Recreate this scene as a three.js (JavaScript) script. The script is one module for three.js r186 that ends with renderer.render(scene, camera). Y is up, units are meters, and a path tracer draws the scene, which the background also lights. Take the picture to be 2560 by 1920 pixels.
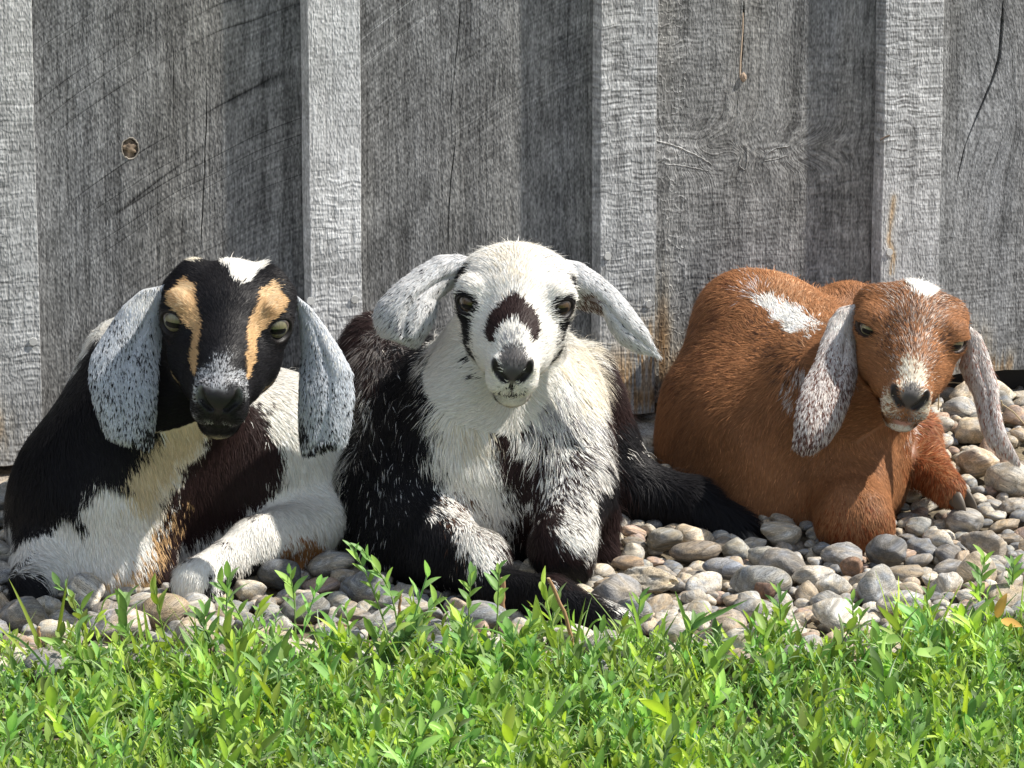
import * as THREE from 'three';
import { mergeGeometries, mergeVertices } from 'three/addons/utils/BufferGeometryUtils.js';

// ------------------------------------------------------------------ camera, sky, sun, exposure
const scene = new THREE.Scene();
const F = 8870, CAMY = 0.89, CAMZ = 4, PITCH = 10.9 * Math.PI / 180;   // long lens, crouching height
const camera = new THREE.PerspectiveCamera(2 * Math.atan(960 / F) * 180 / Math.PI, 4 / 3, 0.1, 400);
camera.position.set(0, CAMY, CAMZ);
camera.rotation.set(-PITCH, 0, 0);
camera.updateMatrixWorld();
const renderer = new THREE.WebGLRenderer({ antialias: true });
renderer.toneMapping = THREE.LinearToneMapping;
renderer.toneMappingExposure = 1.6;
renderer.shadowMap.enabled = true;
const SKYI = 0.62;
const SUN_AZ = 97 * Math.PI / 180, SUN_EL = 50 * Math.PI / 180;    // sun far to the right, grazing along the wall
const sunDir = new THREE.Vector3(Math.sin(SUN_AZ) * Math.cos(SUN_EL), Math.sin(SUN_EL), Math.cos(SUN_AZ) * Math.cos(SUN_EL));
const sun = new THREE.DirectionalLight(new THREE.Color(1, 0.945, 0.86), 5.0);
sun.position.copy(sunDir).multiplyScalar(6);
sun.castShadow = true;
Object.assign(sun.shadow.camera, { left: -2, right: 2, top: 2, bottom: -2, near: 0.5, far: 14 });
sun.shadow.radius = 1.6;
sun.shadow.mapSize.set(4096, 4096);
scene.add(sun);

// ------------------------------------------------------------------ helpers
const V = (x, y, z) => new THREE.Vector3(x, y, z);
function rngOf(seed) { let a = seed >>> 0; return () => { a = (a + 0x6D2B79F5) | 0; let t = Math.imul(a ^ (a >>> 15), 1 | a); t = (t + Math.imul(t ^ (t >>> 7), 61 | t)) ^ t; return ((t ^ (t >>> 14)) >>> 0) / 4294967296; }; }
const clamp = (x, a = 0, b = 1) => x < a ? a : x > b ? b : x;
const sstep = (a, b, x) => { const t = clamp((x - a) / (b - a)); return t * t * (3 - 2 * t); };
const lerp = (a, b, t) => a + (b - a) * t;
const H = new Float32Array(4096); { const r = rngOf(77); for (let i = 0; i < 4096; i++) H[i] = r(); }
const PERM = new Uint16Array(8192); { const r = rngOf(78); const a = [...Array(4096).keys()]; for (let i = 4095; i > 0; i--) { const j = Math.floor(r() * (i + 1)); [a[i], a[j]] = [a[j], a[i]]; } for (let i = 0; i < 8192; i++) PERM[i] = a[i & 4095]; }
function n2(x, y) {        // value noise, 0..1
  const xi = Math.floor(x), yi = Math.floor(y); let fx = x - xi, fy = y - yi;
  fx = fx * fx * (3 - 2 * fx); fy = fy * fy * (3 - 2 * fy);
  const a = PERM[xi & 4095], b = PERM[(xi + 1) & 4095], y0 = yi & 4095, y1 = (yi + 1) & 4095;
  const v00 = H[PERM[a + y0]], v10 = H[PERM[b + y0]], v01 = H[PERM[a + y1]], v11 = H[PERM[b + y1]];
  return (v00 + (v10 - v00) * fx) * (1 - fy) + (v01 + (v11 - v01) * fx) * fy;
}
function n3(x, y, z) {
  const zi = Math.floor(z); let fz = z - zi; fz = fz * fz * (3 - 2 * fz);
  const o = (zi & 255) * 37.17, o1 = ((zi + 1) & 255) * 37.17;
  return n2(x + o, y + o * 1.3) * (1 - fz) + n2(x + o1, y + o1 * 1.3) * fz;
}
const fb2 = (x, y, o = 4) => { let s = 0, a = 0.5, t = 0; for (let i = 0; i < o; i++) { s += a * n2(x, y); t += a; x = x * 2.03 + 17.1; y = y * 2.03 + 5.7; a *= 0.5; } return s / t; };
const CP = Math.cos(PITCH), SP = Math.sin(PITCH);
function at(px, py, z) {   // the point at depth z (metres along the level view axis) seen at that place of the photograph
  const x = (px - 1280) / F, y = -(py - 960) / F;
  const d = [x, y * CP - SP, -y * SP - CP], t = (z - CAMZ) / d[2];
  return V(d[0] * t, CAMY + d[1] * t, z);
}
const mm = (rpx, z) => rpx * (CAMZ - z) * 1.03 / F;        // photo pixels at depth z -> metres
const WALL = 22.5 * Math.PI / 180, CW = Math.cos(WALL), SW = Math.sin(WALL);
const wallZ = (x) => -x * SW / CW;
const wallDist = (x, z) => x * SW + z * CW;
function groundY(x, z) {
  const d = wallDist(x, z);
  return 0.058 * (1 - sstep(-0.02, 0.44, d)) + 0.004 * (fb2(x * 9 + 40, z * 9 + 3, 2) - 0.5);
}
function onGround(px, py) { let lo = -1, hi = 2.5; for (let i = 0; i < 40; i++) { const m = (lo + hi) / 2, p = at(px, py, m); if (p.y < groundY(p.x, m)) lo = m; else hi = m; } const z = (lo + hi) / 2; return at(px, py, z); }
const taken = new Map();
function numbered(name) { const n = taken.get(name) || 0; taken.set(name, n + 1); return n ? `${name}_${String(n).padStart(3, '0')}` : name; }
function tag(o, label, category, group, kind) { o.userData.label = label; o.userData.category = category; if (group) o.userData.group = group; if (kind) o.userData.kind = kind; return o; }
function shade(o) { o.castShadow = true; o.receiveShadow = true; return o; }
function part(name, geo, mat, parent) { const m = shade(new THREE.Mesh(geo, mat)); m.name = name; parent.add(m); return m; }
function thing(name, pos = V(0, 0, 0)) { const g = new THREE.Group(); g.name = numbered(name); g.position.copy(pos); scene.add(g); return g; }
function dataTex(w, h, fill, srgb, wrap = THREE.RepeatWrapping) {
  const a = new Uint8Array(w * h * 4), o = [0, 0, 0];
  for (let j = 0; j < h; j++) for (let i = 0; i < w; i++) { fill(i, j, o); const k = (j * w + i) * 4; a[k] = clamp(o[0]) * 255; a[k + 1] = clamp(o[1]) * 255; a[k + 2] = clamp(o[2]) * 255; a[k + 3] = 255; }
  const t = new THREE.DataTexture(a, w, h); t.magFilter = THREE.LinearFilter; t.minFilter = THREE.LinearMipmapLinearFilter; t.generateMipmaps = true;
  t.wrapS = t.wrapT = wrap; if (srgb) t.colorSpace = THREE.SRGBColorSpace; t.needsUpdate = true; return t;
}
{ // bright summer sky with thin white cloud all round
  const W = 512, Hh = 256, a = new Float32Array(W * Hh * 4);
  for (let j = 0; j < Hh; j++) for (let i = 0; i < W; i++) {
    const el = ((j + .5) / Hh - .5) * Math.PI, az = (i + .5) / W * 2 * Math.PI, ce = Math.cos(el), x = ce * Math.sin(az), z = ce * Math.cos(az), y = Math.max(Math.sin(el), 0);
    const q = 1 / (y + .22), cl = sstep(.40, .70, .5 * fb2(x * q * 2.2 + 50, z * q * 2.2 + 50, 4) + .5 * fb2(x * q * 5 + 9, z * q * 5 + 80, 4)), hz = Math.pow(1 - y, 3);
    const k = (j * W + i) * 4, sky = [lerp(.36, .70, hz), lerp(.48, .75, hz), lerp(.70, .79, hz)], c = cl * .62;
    a[k] = SKYI * lerp(sky[0], 1.12, c); a[k + 1] = SKYI * lerp(sky[1], 1.11, c); a[k + 2] = SKYI * lerp(sky[2], 1.10, c); a[k + 3] = 1;
  }
  const t = new THREE.DataTexture(a, W, Hh, THREE.RGBAFormat, THREE.FloatType); t.mapping = THREE.EquirectangularReflectionMapping; t.magFilter = THREE.LinearFilter; t.needsUpdate = true;
  scene.background = t; scene.environment = t;
}
const lin = (r, g, b) => new THREE.Color().setRGB(r, g, b);

// ------------------------------------------------------------------ board-and-batten barn wall
const wallDir = V(CW, 0, -SW), wallN = V(SW, 0, CW);
function wallAt(px, py, n = 0) {      // photo place -> (along the wall, height) on the plane n metres in front of the boards
  const x = (px - 1280) / F, y = -(py - 960) / F, d = V(x, y * CP - SP, -y * SP - CP), o = V(0, CAMY, CAMZ);
  const t = (n - o.dot(wallN)) / d.dot(wallN); o.addScaledVector(d, t); return [o.dot(wallDir), o.y];
}
const barn = thing('barn_wall');
barn.rotation.y = WALL;
tag(barn, 'weathered grey board and batten barn wall behind the three goats', 'wall');
const BT = 0.025;                                                   // batten thickness
const sAt = (px, n = 0) => wallAt(px, 300, n)[0];
const battenEdges = [[-70, 84], [774, 901], [1503, 1642], [2210, 2353]].map(([a, b]) => [sAt(a, BT), sAt(b, BT)]);
const pitchS = battenEdges[2][1] - battenEdges[1][1];
battenEdges.unshift([battenEdges[0][0] - pitchS, battenEdges[0][1] - pitchS]);
battenEdges.push([battenEdges[4][0] + pitchS, battenEdges[4][1] + pitchS]);
const farEdges = [-2, -1, 1, 2].map((k) => k < 0 ? [battenEdges[0][0] + k * pitchS, battenEdges[0][1] + k * pitchS] : [battenEdges[5][0] + k * pitchS, battenEdges[5][1] + k * pitchS]);
const boardJoint = battenEdges.map(([a, b]) => (a + b) / 2);
const WTOP = 1.9, TEXH = 1.1;
const knots = { 1: [], 2: [], 3: [[1930, 378, 0.055, 0.016], [1675, 378, 0.07, 0.022], [1853, 385, 0.018, 0.03]], 4: [[2580, 260, 0.05, 0.09]] };
function woodMaps(board, s0, s1, batten) {
  const W = batten ? 224 : 896, Hh = 1792, w = s1 - s0, off = board * 13.7 + (batten ? 71 : 0);
  const ks = (batten ? [] : knots[board] || []).map(([px, py, a, b]) => [...wallAt(px, py), a, b]);
  const hgt = new Float32Array(W * Hh), tone = new Float32Array(W * Hh), warm = new Float32Array(W * Hh);
  const saw = batten ? 0 : board === 1 || board === 0 ? 1 : board === 2 ? 1.15 : 0;
  const stains = batten ? { 1: [[-20, 1080, .03, .03]], 3: [[1570, 960, .05, .045], [1630, 880, .012, .05], [1600, 1000, .06, .02]], 4: [] }[board] || []
    : { 3: [[1655, 880, .012, .07], [1680, 960, .02, .04]], 4: [[2440, 890, .02, .03], [2480, 915, .05, .015]] }[board] || [];
  const st = stains.map(([px, py, a, b]) => [...wallAt(px, py, batten ? BT : 0), a, b]);
  const resin = batten && board === 4 ? [[2258, 490], [2250, 560], [2246, 600], [2258, 640], [2252, 680]].map(([px, py]) => wallAt(px, py, BT)) : [];
  for (let j = 0; j < Hh; j++) for (let i = 0; i < W; i++) {
    const s = s0 + (i + .5) / W * w, y = (j + .5) / Hh * TEXH;
    let sx = s + off, kn = 0, kr = 0;
    sx += 0.012 * (fb2(y * 2.2 + off, s * 1.5, 2) - .5);
    for (const [ks_, ky, ka, kb] of ks) {
      const du = (s - ks_) / ka, dv = (y - ky) / kb, d2 = du * du + dv * dv, e = Math.exp(-d2 * .8);
      sx += (s - ks_) * e * 1.4 + .004 * e * Math.sin(dv * 5);
      kn = Math.max(kn, Math.exp(-d2 * 1.2)); kr += e * Math.sin(Math.sqrt(d2) * 14 + n2(s * 90, y * 90) * 3);
    }
    const fine = .6 * n2(sx * 900, y * 300 + off) + .4 * n2(sx * 820, y * 50 + off), mid = n2(sx * 250, y * 26), broad = fb2(sx * 30, y * 1.6 + off, 3), mott = fb2(s * 42 + off, y * 26, 3), speck = n2(s * 640 + off, y * 380);
    const gr = Math.pow(1 - Math.abs(2 * n2(sx * 120, y * 2.3 + 9) - 1), 6);     // dark open grain lines
    let h = .42 * fine + .14 * mid + .26 * speck + .24 * mott - .16 * gr;
    let t = .5 + .38 * (fine - .5) + .10 * (mid - .5) + .16 * (broad - .5) + .24 * (mott - .5) + .22 * (speck - .5) - .12 * gr;
    let wm = (broad - .5) * .5 + (fb2(s * 7 + off, y * 3, 2) - .5) * .9;
    if (saw) {                                                       // arcs left by the big circular saw
      const q = y - .80 * (s - s0) + .72 * (s - s0) * (s - s0) + .006 * n2(s * 20, y * 9);
      const l = Math.pow(1 - Math.abs(2 * n2(q * 74 + off * 3, s * 1.1) - 1), 55), fq = n2(q * 420, s * 9 + off), gate = sstep(.3, .6, n2(q * 22 + off, s * 2.2));
      const pres = .35 + .9 * sstep(.35, .6, fb2(s * 6 + off * 2, y * 4, 2));
      h -= saw * (.42 * l * gate + .14 * fq) * pres; t += (board === 2 ? .22 : -.34) * l * gate * pres; t += saw * .10 * (fq - .5) * pres;
    } else {                                                         // fine band-saw marks across the grain
      const q = y + .004 * n2(s * 60 + off, y * 30), a = n2(q * 400 + off, s * 70), b = Math.pow(1 - Math.abs(2 * n2(q * 110 + off, s * 30) - 1), 12);
      const pres = (batten ? .8 : .45) * (.4 + 1.1 * sstep(.35, .62, fb2(s * 9 + off, y * 5, 2)));
      h += pres * .45 * (a - .5) - pres * .2 * b; t += pres * .24 * (a - .5) - pres * .09 * b;
    }
    h += .35 * kr * kn; t += .03 * kr + .12 * kn * (mott - .2);
    if (board === 4 && !batten) { const rr = sstep(.3, .9, kn); h += rr * 1.6 * (fb2(s * 90, y * 60, 3) - .5); }
    if (board === 3 && !batten) { const cell = Math.abs(n2(s * 190, y * 120) - n2(s * 190 + 4.1, y * 120 + 7.7)); const g = sstep(.03, .11, Math.abs(s - ks[0][0] + .16) < .05 ? cell : .2); h += .35 * (1 - g); t += .12 * (1 - g); }
    let o = 0;
    for (const [a, b, ra, rb] of st) { const du = (s - a) / ra, dv = (y - b) / rb; o = Math.max(o, Math.exp(-(du * du + dv * dv))); }
    for (let k = 0; k + 1 < resin.length; k++) { const [ax, ay] = resin[k], [bx, by] = resin[k + 1]; const f = clamp(((s - ax) * (bx - ax) + (y - ay) * (by - ay)) / ((bx - ax) ** 2 + (by - ay) ** 2)); const d = Math.hypot(s - ax - f * (bx - ax), y - ay - f * (by - ay)); o = Math.max(o, .8 * Math.exp(-((d / .0045) ** 2))); }
    o *= sstep(.25, .75, n2(sx * 420, y * 40 + 3) * .6 + mott * .6);
    const k = j * W + i; hgt[k] = h; tone[k] = t; warm[k] = wm + o * 4;
  }
  const base = batten ? [.68, .67, .74, .655, .69, .68][board] : [.465, .45, .45, .495, .515, .465][board];
  const map = dataTex(W, Hh, (i, j, o) => {
    const k = j * W + i, t = tone[k], wm = warm[k], stain = clamp((wm - 1) / 3), c = clamp(base + (t - .5) * .74, .07, .92);
    const wsm = clamp(wm, -.6, .8) * (batten ? .35 : .6);
    o[0] = c * (.995 + .07 * wsm); o[1] = c * (1.0 + .015 * wsm); o[2] = c * (1.0 - .08 * wsm);
    if (stain > 0) { o[0] = lerp(o[0], o[0] * .94 + .02, stain); o[1] = lerp(o[1], o[1] * .80, stain); o[2] = lerp(o[2], o[2] * .60, stain); }
  }, true, THREE.MirroredRepeatWrapping);
  const bump = dataTex(W, Hh, (i, j, o) => { const v = clamp(.5 + hgt[j * W + i] * .38); o[0] = o[1] = o[2] = v; }, false, THREE.MirroredRepeatWrapping);
  const m = new THREE.MeshStandardMaterial({ map, bumpMap: bump, bumpScale: batten ? .0032 : .0030, roughness: .86 });
  return m;
}
function planarUV(geo, s0, s1) {
  const p = geo.attributes.position, uv = new Float32Array(p.count * 2);
  for (let i = 0; i < p.count; i++) { uv[2 * i] = (p.getX(i) - s0 + p.getZ(i) * .5) / (s1 - s0); uv[2 * i + 1] = p.getY(i) / TEXH; }
  geo.setAttribute('uv', new THREE.BufferAttribute(uv, 2)); return geo;
}
function crackHole(pts, w0, w1, seed, n = 0) {      // a split through the board, as a long thin hole
  const r = rngOf(seed), P = []; const src = pts.map(([x, y]) => wallAt(x, y, n));
  for (let k = 0; k + 1 < src.length; k++) { const m = Math.max(2, Math.round(Math.abs(src[k + 1][1] - src[k][1]) / .012)); for (let i = 0; i < m; i++) P.push([lerp(src[k][0], src[k + 1][0], i / m), lerp(src[k][1], src[k + 1][1], i / m)]); }
  P.push(src.at(-1));
  const L = [], R = [];
  P.forEach(([x, y], i) => { const f = i / (P.length - 1), w = lerp(w0, w1, f) * (.65 + .7 * r()) / 2 * Math.min(1, Math.min(i, P.length - 1 - i) / 3 + .25), j = (r() - .5) * .0007; L.push(new THREE.Vector2(x - w + j, y)); R.unshift(new THREE.Vector2(x + w + j, y)); });
  return new THREE.Path([...L, ...R]);
}
const cracks = {
  1: [[[[433, 90], [434, 180], [433, 310]], .0010, .0010], [[[517, 185], [516, 300], [511, 430], [506, 540], [501, 625]], .0012, .0016], [[[458, 515], [452, 630]], .001, .0012], [[[400, 560], [398, 680]], .0009, .0009], [[[466, 5], [464, 70]], .0008, .0008], [[[302, 440], [300, 560]], .0007, .0007]],
  2: [[[[1152, 2], [1144, 110], [1133, 210], [1125, 290]], .0017, .001], [[[1140, 340], [1126, 460], [1121, 560], [1120, 640]], .0014, .0018], [[[1168, 560], [1166, 640]], .0009, .0009], [[[1106, 330], [1102, 420]], .0007, .0007]],
  3: [[[[1860, 2], [1857, 90], [1853, 182]], .0042, .0040], [[[1846, 215], [1842, 290]], .0012, .0008]],
  4: [[[[2507, 2], [2505, 75], [2498, 145], [2478, 208], [2443, 289], [2414, 359], [2397, 428], [2388, 474]], .0048, .0010], [[[2520, 300], [2495, 380], [2480, 420]], .0010, .0008]],
};
const boardMats = [];
for (let b = 0; b < 5; b++) {
  const a = boardJoint[b] + .002, c = boardJoint[b + 1] - .002, r = rngOf(500 + b);
  const bottom = .086 + (r() - .5) * .006, sh = new THREE.Shape(), N = 24;
  sh.moveTo(a, WTOP); 
  for (let i = 0; i <= N; i++) sh.lineTo(lerp(a, c, i / N), bottom + (r() - .5) * .0024);
  sh.lineTo(c, WTOP);
  (cracks[b] || []).forEach(([pts, w0, w1], i) => sh.holes.push(crackHole(pts, w0, w1, b * 50 + i)));
  let knotC = null;
  if (b === 1) { knotC = wallAt(325, 371); const P = [], rr = rngOf(9); for (let i = 0; i < 26; i++) { const t = i / 26 * Math.PI * 2, q = .0098 * (1 + .16 * (rr() - .5)); P.push(new THREE.Vector2(knotC[0] + Math.cos(t) * q, knotC[1] + Math.sin(t) * q * 1.12)); } sh.holes.push(new THREE.Path(P)); }
  const g = new THREE.ExtrudeGeometry(sh, { depth: .023, bevelEnabled: false }); g.translate(0, 0, -.023);
  const m = woodMaps(b, a, c, false); boardMats[b] = m;
  const board = part('board', planarUV(g, a, c), m, barn);
  if (knotC) {
    const kg = new THREE.SphereGeometry(.0112, 26, 18), p = kg.attributes.position, cols = new Float32Array(p.count * 3);
    for (let i = 0; i < p.count; i++) { const x = p.getX(i), y = p.getY(i), z = p.getZ(i), q = 1 + .8 * (n3(x * 330 + 3, y * 420 + 8, z * 420 + 5) - .5); p.setXYZ(i, x * q, y * q * 1.1, z * q * .55); const v = .25 + 1.5 * n3(x * 600, y * 600, 3) * n3(x * 260 + 4, y * 260, 8) * 1.6; cols.set([.24 * v, .18 * v, .125 * v], 3 * i); }
    kg.setAttribute('color', new THREE.BufferAttribute(cols, 3)); kg.computeVertexNormals(); kg.translate(knotC[0], knotC[1], -.0058);
    const rim = new THREE.TorusGeometry(.0100, .0008, 7, 60), rp = rim.attributes.position; for (let i = 0; i < rp.count; i++) { const x = rp.getX(i), y = rp.getY(i), q = 1 + .16 * (n2(x * 500 + 9, y * 500) - .5); rp.setXYZ(i, x * q, y * q * 1.12, rp.getZ(i) * (.3 + 1.4 * n2(x * 260, y * 260))); } rim.computeVertexNormals(); rim.translate(knotC[0], knotC[1], -.0003); part('knot_rim', planarUV(rim, a, c), new THREE.MeshStandardMaterial({ color: lin(.30, .27, .23), roughness: .9 }), board);
    part('knot', kg, new THREE.MeshStandardMaterial({ vertexColors: true, roughness: .95 }), board);
  }
  if (b === 3) {                                                     // pale splinter standing in the slit, and torn wood under it
    const [sx, sy] = wallAt(1855, 100); const sg = new THREE.CylinderGeometry(.0011, .0017, .075, 7, 12), p = sg.attributes.position;
    for (let i = 0; i < p.count; i++) p.setX(i, p.getX(i) + .0014 * Math.sin(p.getY(i) * 60) + .0008 * (n2(p.getY(i) * 300, 4) - .5));
    sg.computeVertexNormals(); sg.translate(sx - .0004, sy - .006, -.001);
    part('splinter', sg, new THREE.MeshStandardMaterial({ color: lin(.42, .33, .25), roughness: .9 }), board);
    const [tx, ty] = wallAt(1858, 193); const tg = new THREE.IcosahedronGeometry(1, 3), tp = tg.attributes.position;
    for (let i = 0; i < tp.count; i++) { const q = 1 + .5 * (n3(tp.getX(i) * 3 + 5, tp.getY(i) * 3, tp.getZ(i) * 3) - .5); tp.setXYZ(i, tp.getX(i) * .0036 * q, tp.getY(i) * .0055 * q, tp.getZ(i) * .0028 * q); }
    tg.computeVertexNormals(); tg.translate(tx, ty, .0006); part('torn_wood', tg, new THREE.MeshStandardMaterial({ color: lin(.36, .27, .2), roughness: .95 }), board);
    // raised scars round the old knots
    for (const [pts, rad] of [[[[1853, 390], [1848, 412], [1862, 424], [1868, 400], [1866, 370]], .0016], [[[1906, 412], [1916, 388], [1938, 372], [1972, 366]], .0013], [[[1640, 352], [1690, 366], [1748, 392], [1780, 412]], .0013], [[[1660, 410], [1710, 415], [1770, 428]], .0010], [[[1912, 402], [1940, 398], [1968, 388]], .001]]) {
      const cv = new THREE.CatmullRomCurve3(pts.map(([x, y]) => { const q = wallAt(x, y); return V(q[0], q[1], -rad * .62); }));
      const g2 = new THREE.TubeGeometry(cv, 40, rad, 7), pp = g2.attributes.position; for (let i = 0; i < pp.count; i++) { const dx = .0012 * (n2(pp.getX(i) * 500, pp.getY(i) * 500) - .5); pp.setXYZ(i, pp.getX(i) + dx, pp.getY(i) + dx, pp.getZ(i)); }
      g2.computeVertexNormals(); part('knot_ridge', planarUV(g2, a, c), m, board);
    }
  }
}
const nailMat = new THREE.MeshStandardMaterial({ color: lin(.62, .62, .6), roughness: .5, metalness: .35 });
const nailGeo = new THREE.CylinderGeometry(.0042, .0044, .0016, 18).rotateX(Math.PI / 2);
const nails = { 1: [[82, 854]], 2: [[775, 752], [886, 748]], 3: [[1519, 640], [1622, 760]], 4: [[2223, 630]] };
battenEdges.forEach(([a, c], b) => {
  const r = rngOf(800 + b), bottom = .078 + (r() - .5) * .008, sh = new THREE.Shape(), N = 44, pts = [];
  for (let i = 0; i <= N; i++) pts.push([a + .0022 * (fb2(i * .35, b * 9 + 2, 2) - .5) + .0005 * (r() - .5), lerp(WTOP, bottom, i / N)]);
  for (let i = 0; i <= 8; i++) pts.push([lerp(a, c, (i + .5) / 9), bottom + (r() - .5) * .0016]);
  for (let i = 0; i <= N; i++) pts.push([c + .0022 * (fb2(i * .35, b * 9 + 40, 2) - .5) + .0005 * (r() - .5), lerp(bottom, WTOP, i / N)]);
  pts.forEach(([x, y], i) => i ? sh.lineTo(x, y) : sh.moveTo(x, y));
  const g = new THREE.ExtrudeGeometry(sh, { depth: BT - .0024, bevelEnabled: true, bevelSize: .0008, bevelThickness: .0008, bevelSegments: 2 }); g.translate(0, 0, .0016);
  const m = woodMaps(b, a - .002, c + .002, true);
  const bat = part('batten', planarUV(g, a - .002, c + .002), m, barn);
  for (const [px, py] of nails[b] || []) { const [s, y] = wallAt(px, py, BT); const nl = part('nail', nailGeo, nailMat, bat); nl.position.set(s, y, BT + .0008); nl.rotation.z = r() * 6; nl.rotation.x = (r() - .5) * .2; }
  if (b === 4) {                                                     // small split at the edge of the batten
    const cv = new THREE.CatmullRomCurve3([[2200, 350], [2212, 343], [2224, 338]].map(([x, y]) => { const q = wallAt(x, y, BT); return V(q[0], q[1], BT); }));
    part('splinter', new THREE.TubeGeometry(cv, 12, .0011, 6), new THREE.MeshStandardMaterial({ color: lin(.12, .09, .07), roughness: .9 }), bat);
  }
});
const battenMats = barn.children.filter((o) => o.name === 'batten').map((o) => o.material);
farEdges.forEach(([a, c], k) => {                                   // the wall goes on past both sides of the photograph
  const bg = new THREE.BoxGeometry(c - a, WTOP - .08, BT); bg.translate((a + c) / 2, (WTOP + .08) / 2, BT / 2 + .0008); part('batten', planarUV(bg, a - .002, c + .002), battenMats[k], barn);
  const m = (a + c) / 2, b0 = k < 2 ? m : m - pitchS, pg = new THREE.BoxGeometry(pitchS - .004, WTOP - .086, .023); pg.translate(b0 + pitchS / 2, (WTOP + .086) / 2, -.0115); part('board', planarUV(pg, b0, b0 + pitchS), boardMats[k], barn);
});
{ // dark framing behind the boards
  const s0 = boardJoint[0] - 2 * pitchS, s1 = boardJoint[5] + 2 * pitchS, g = new THREE.BoxGeometry(s1 - s0, WTOP - .11, .03); g.translate((s0 + s1) / 2, (WTOP + .11) / 2, -.05);
  part('backing', g, new THREE.MeshStandardMaterial({ color: lin(.05, .045, .04), roughness: .95 }), barn);
  const f = new THREE.BoxGeometry(s1 - s0, .16, .12); f.translate((s0 + s1) / 2, .03, -.125);
  part('sill_beam', f, new THREE.MeshStandardMaterial({ color: lin(.06, .055, .05), roughness: .95 }), barn);
}

// ------------------------------------------------------------------ ground
{
  const NX = 120, NZ = 90, pos = [], idx = [], uv = [], xs = [], zs = [];
  for (let i = 0; i <= NX; i++) { const t = i / NX * 2 - 1; xs.push(t * 1.4 + Math.sign(t) * Math.max(0, Math.abs(t) - .8) ** 2 * 1800); }
  for (let j = 0; j <= NZ; j++) { const t = j / NZ; zs.push(-.6 + t * 2.6 + Math.max(0, t - .8) ** 2 * 1800 - Math.max(0, .1 - t) ** 2 * 6000); }
  for (const z of zs) for (const x of xs) { pos.push(x, groundY(x, z) - .014, z); uv.push(x * 2, z * 2); }
  for (let j = 0; j < NZ; j++) for (let i = 0; i < NX; i++) { const a = j * (NX + 1) + i; idx.push(a, a + NX + 1, a + 1, a + 1, a + NX + 1, a + NX + 2); }
  const g = new THREE.BufferGeometry(); g.setAttribute('position', new THREE.Float32BufferAttribute(pos, 3)); g.setAttribute('uv', new THREE.Float32BufferAttribute(uv, 2)); g.setIndex(idx); g.computeVertexNormals();
  const map = dataTex(512, 512, (i, j, o) => { const v = .3 + .35 * fb2(i * .05, j * .05, 4) + .25 * (n2(i * .6, j * .6) - .5); o[0] = v * .82; o[1] = v * .74; o[2] = v * .60; }, true);
  const m = new THREE.MeshStandardMaterial({ map, roughness: 1 });
  const o = shade(new THREE.Mesh(g, m)); o.name = 'ground'; tag(o, 'bare earth under the pebbles and the lawn', 'ground', null, 'structure'); scene.add(o);
}

// ------------------------------------------------------------------ goats: distance fields, skin mesh, coat of hair
const smin = (a, b, k) => { if (k <= 0) return Math.min(a, b); const h = Math.max(k - Math.abs(a - b), 0) / k; return Math.min(a, b) - h * h * k * .25; };
const smax = (a, b, k) => -smin(-a, -b, k);
function coneD(a, b, ra, rb) {       // tapered capsule
  const bx = b.x - a.x, by = b.y - a.y, bz = b.z - a.z, l2 = bx * bx + by * by + bz * bz, il = 1 / (l2 || 1e-9);
  return (x, y, z) => { const px = x - a.x, py = y - a.y, pz = z - a.z; let t = (px * bx + py * by + pz * bz) * il; t = t < 0 ? 0 : t > 1 ? 1 : t; const ex = px - bx * t, ey = py - by * t, ez = pz - bz * t; return Math.sqrt(ex * ex + ey * ey + ez * ez) - (ra + (rb - ra) * t); };
}
function ellD(c, r, m) {             // ellipsoid, m = optional inverse rotation (row-major 3x3)
  const [rx, ry, rz] = r, ix = 1 / rx, iy = 1 / ry, iz = 1 / rz, rm = Math.min(rx, ry, rz);
  return (x, y, z) => {
    let px = x - c.x, py = y - c.y, pz = z - c.z;
    if (m) { const a = m[0] * px + m[1] * py + m[2] * pz, b = m[3] * px + m[4] * py + m[5] * pz; pz = m[6] * px + m[7] * py + m[8] * pz; px = a; py = b; }
    px *= ix; py *= iy; pz *= iz; const k0 = Math.sqrt(px * px + py * py + pz * pz); if (k0 < 1e-6) return -rm;
    px *= ix; py *= iy; pz *= iz; return k0 * (k0 - 1) / Math.sqrt(px * px + py * py + pz * pz);
  };
}
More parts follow.
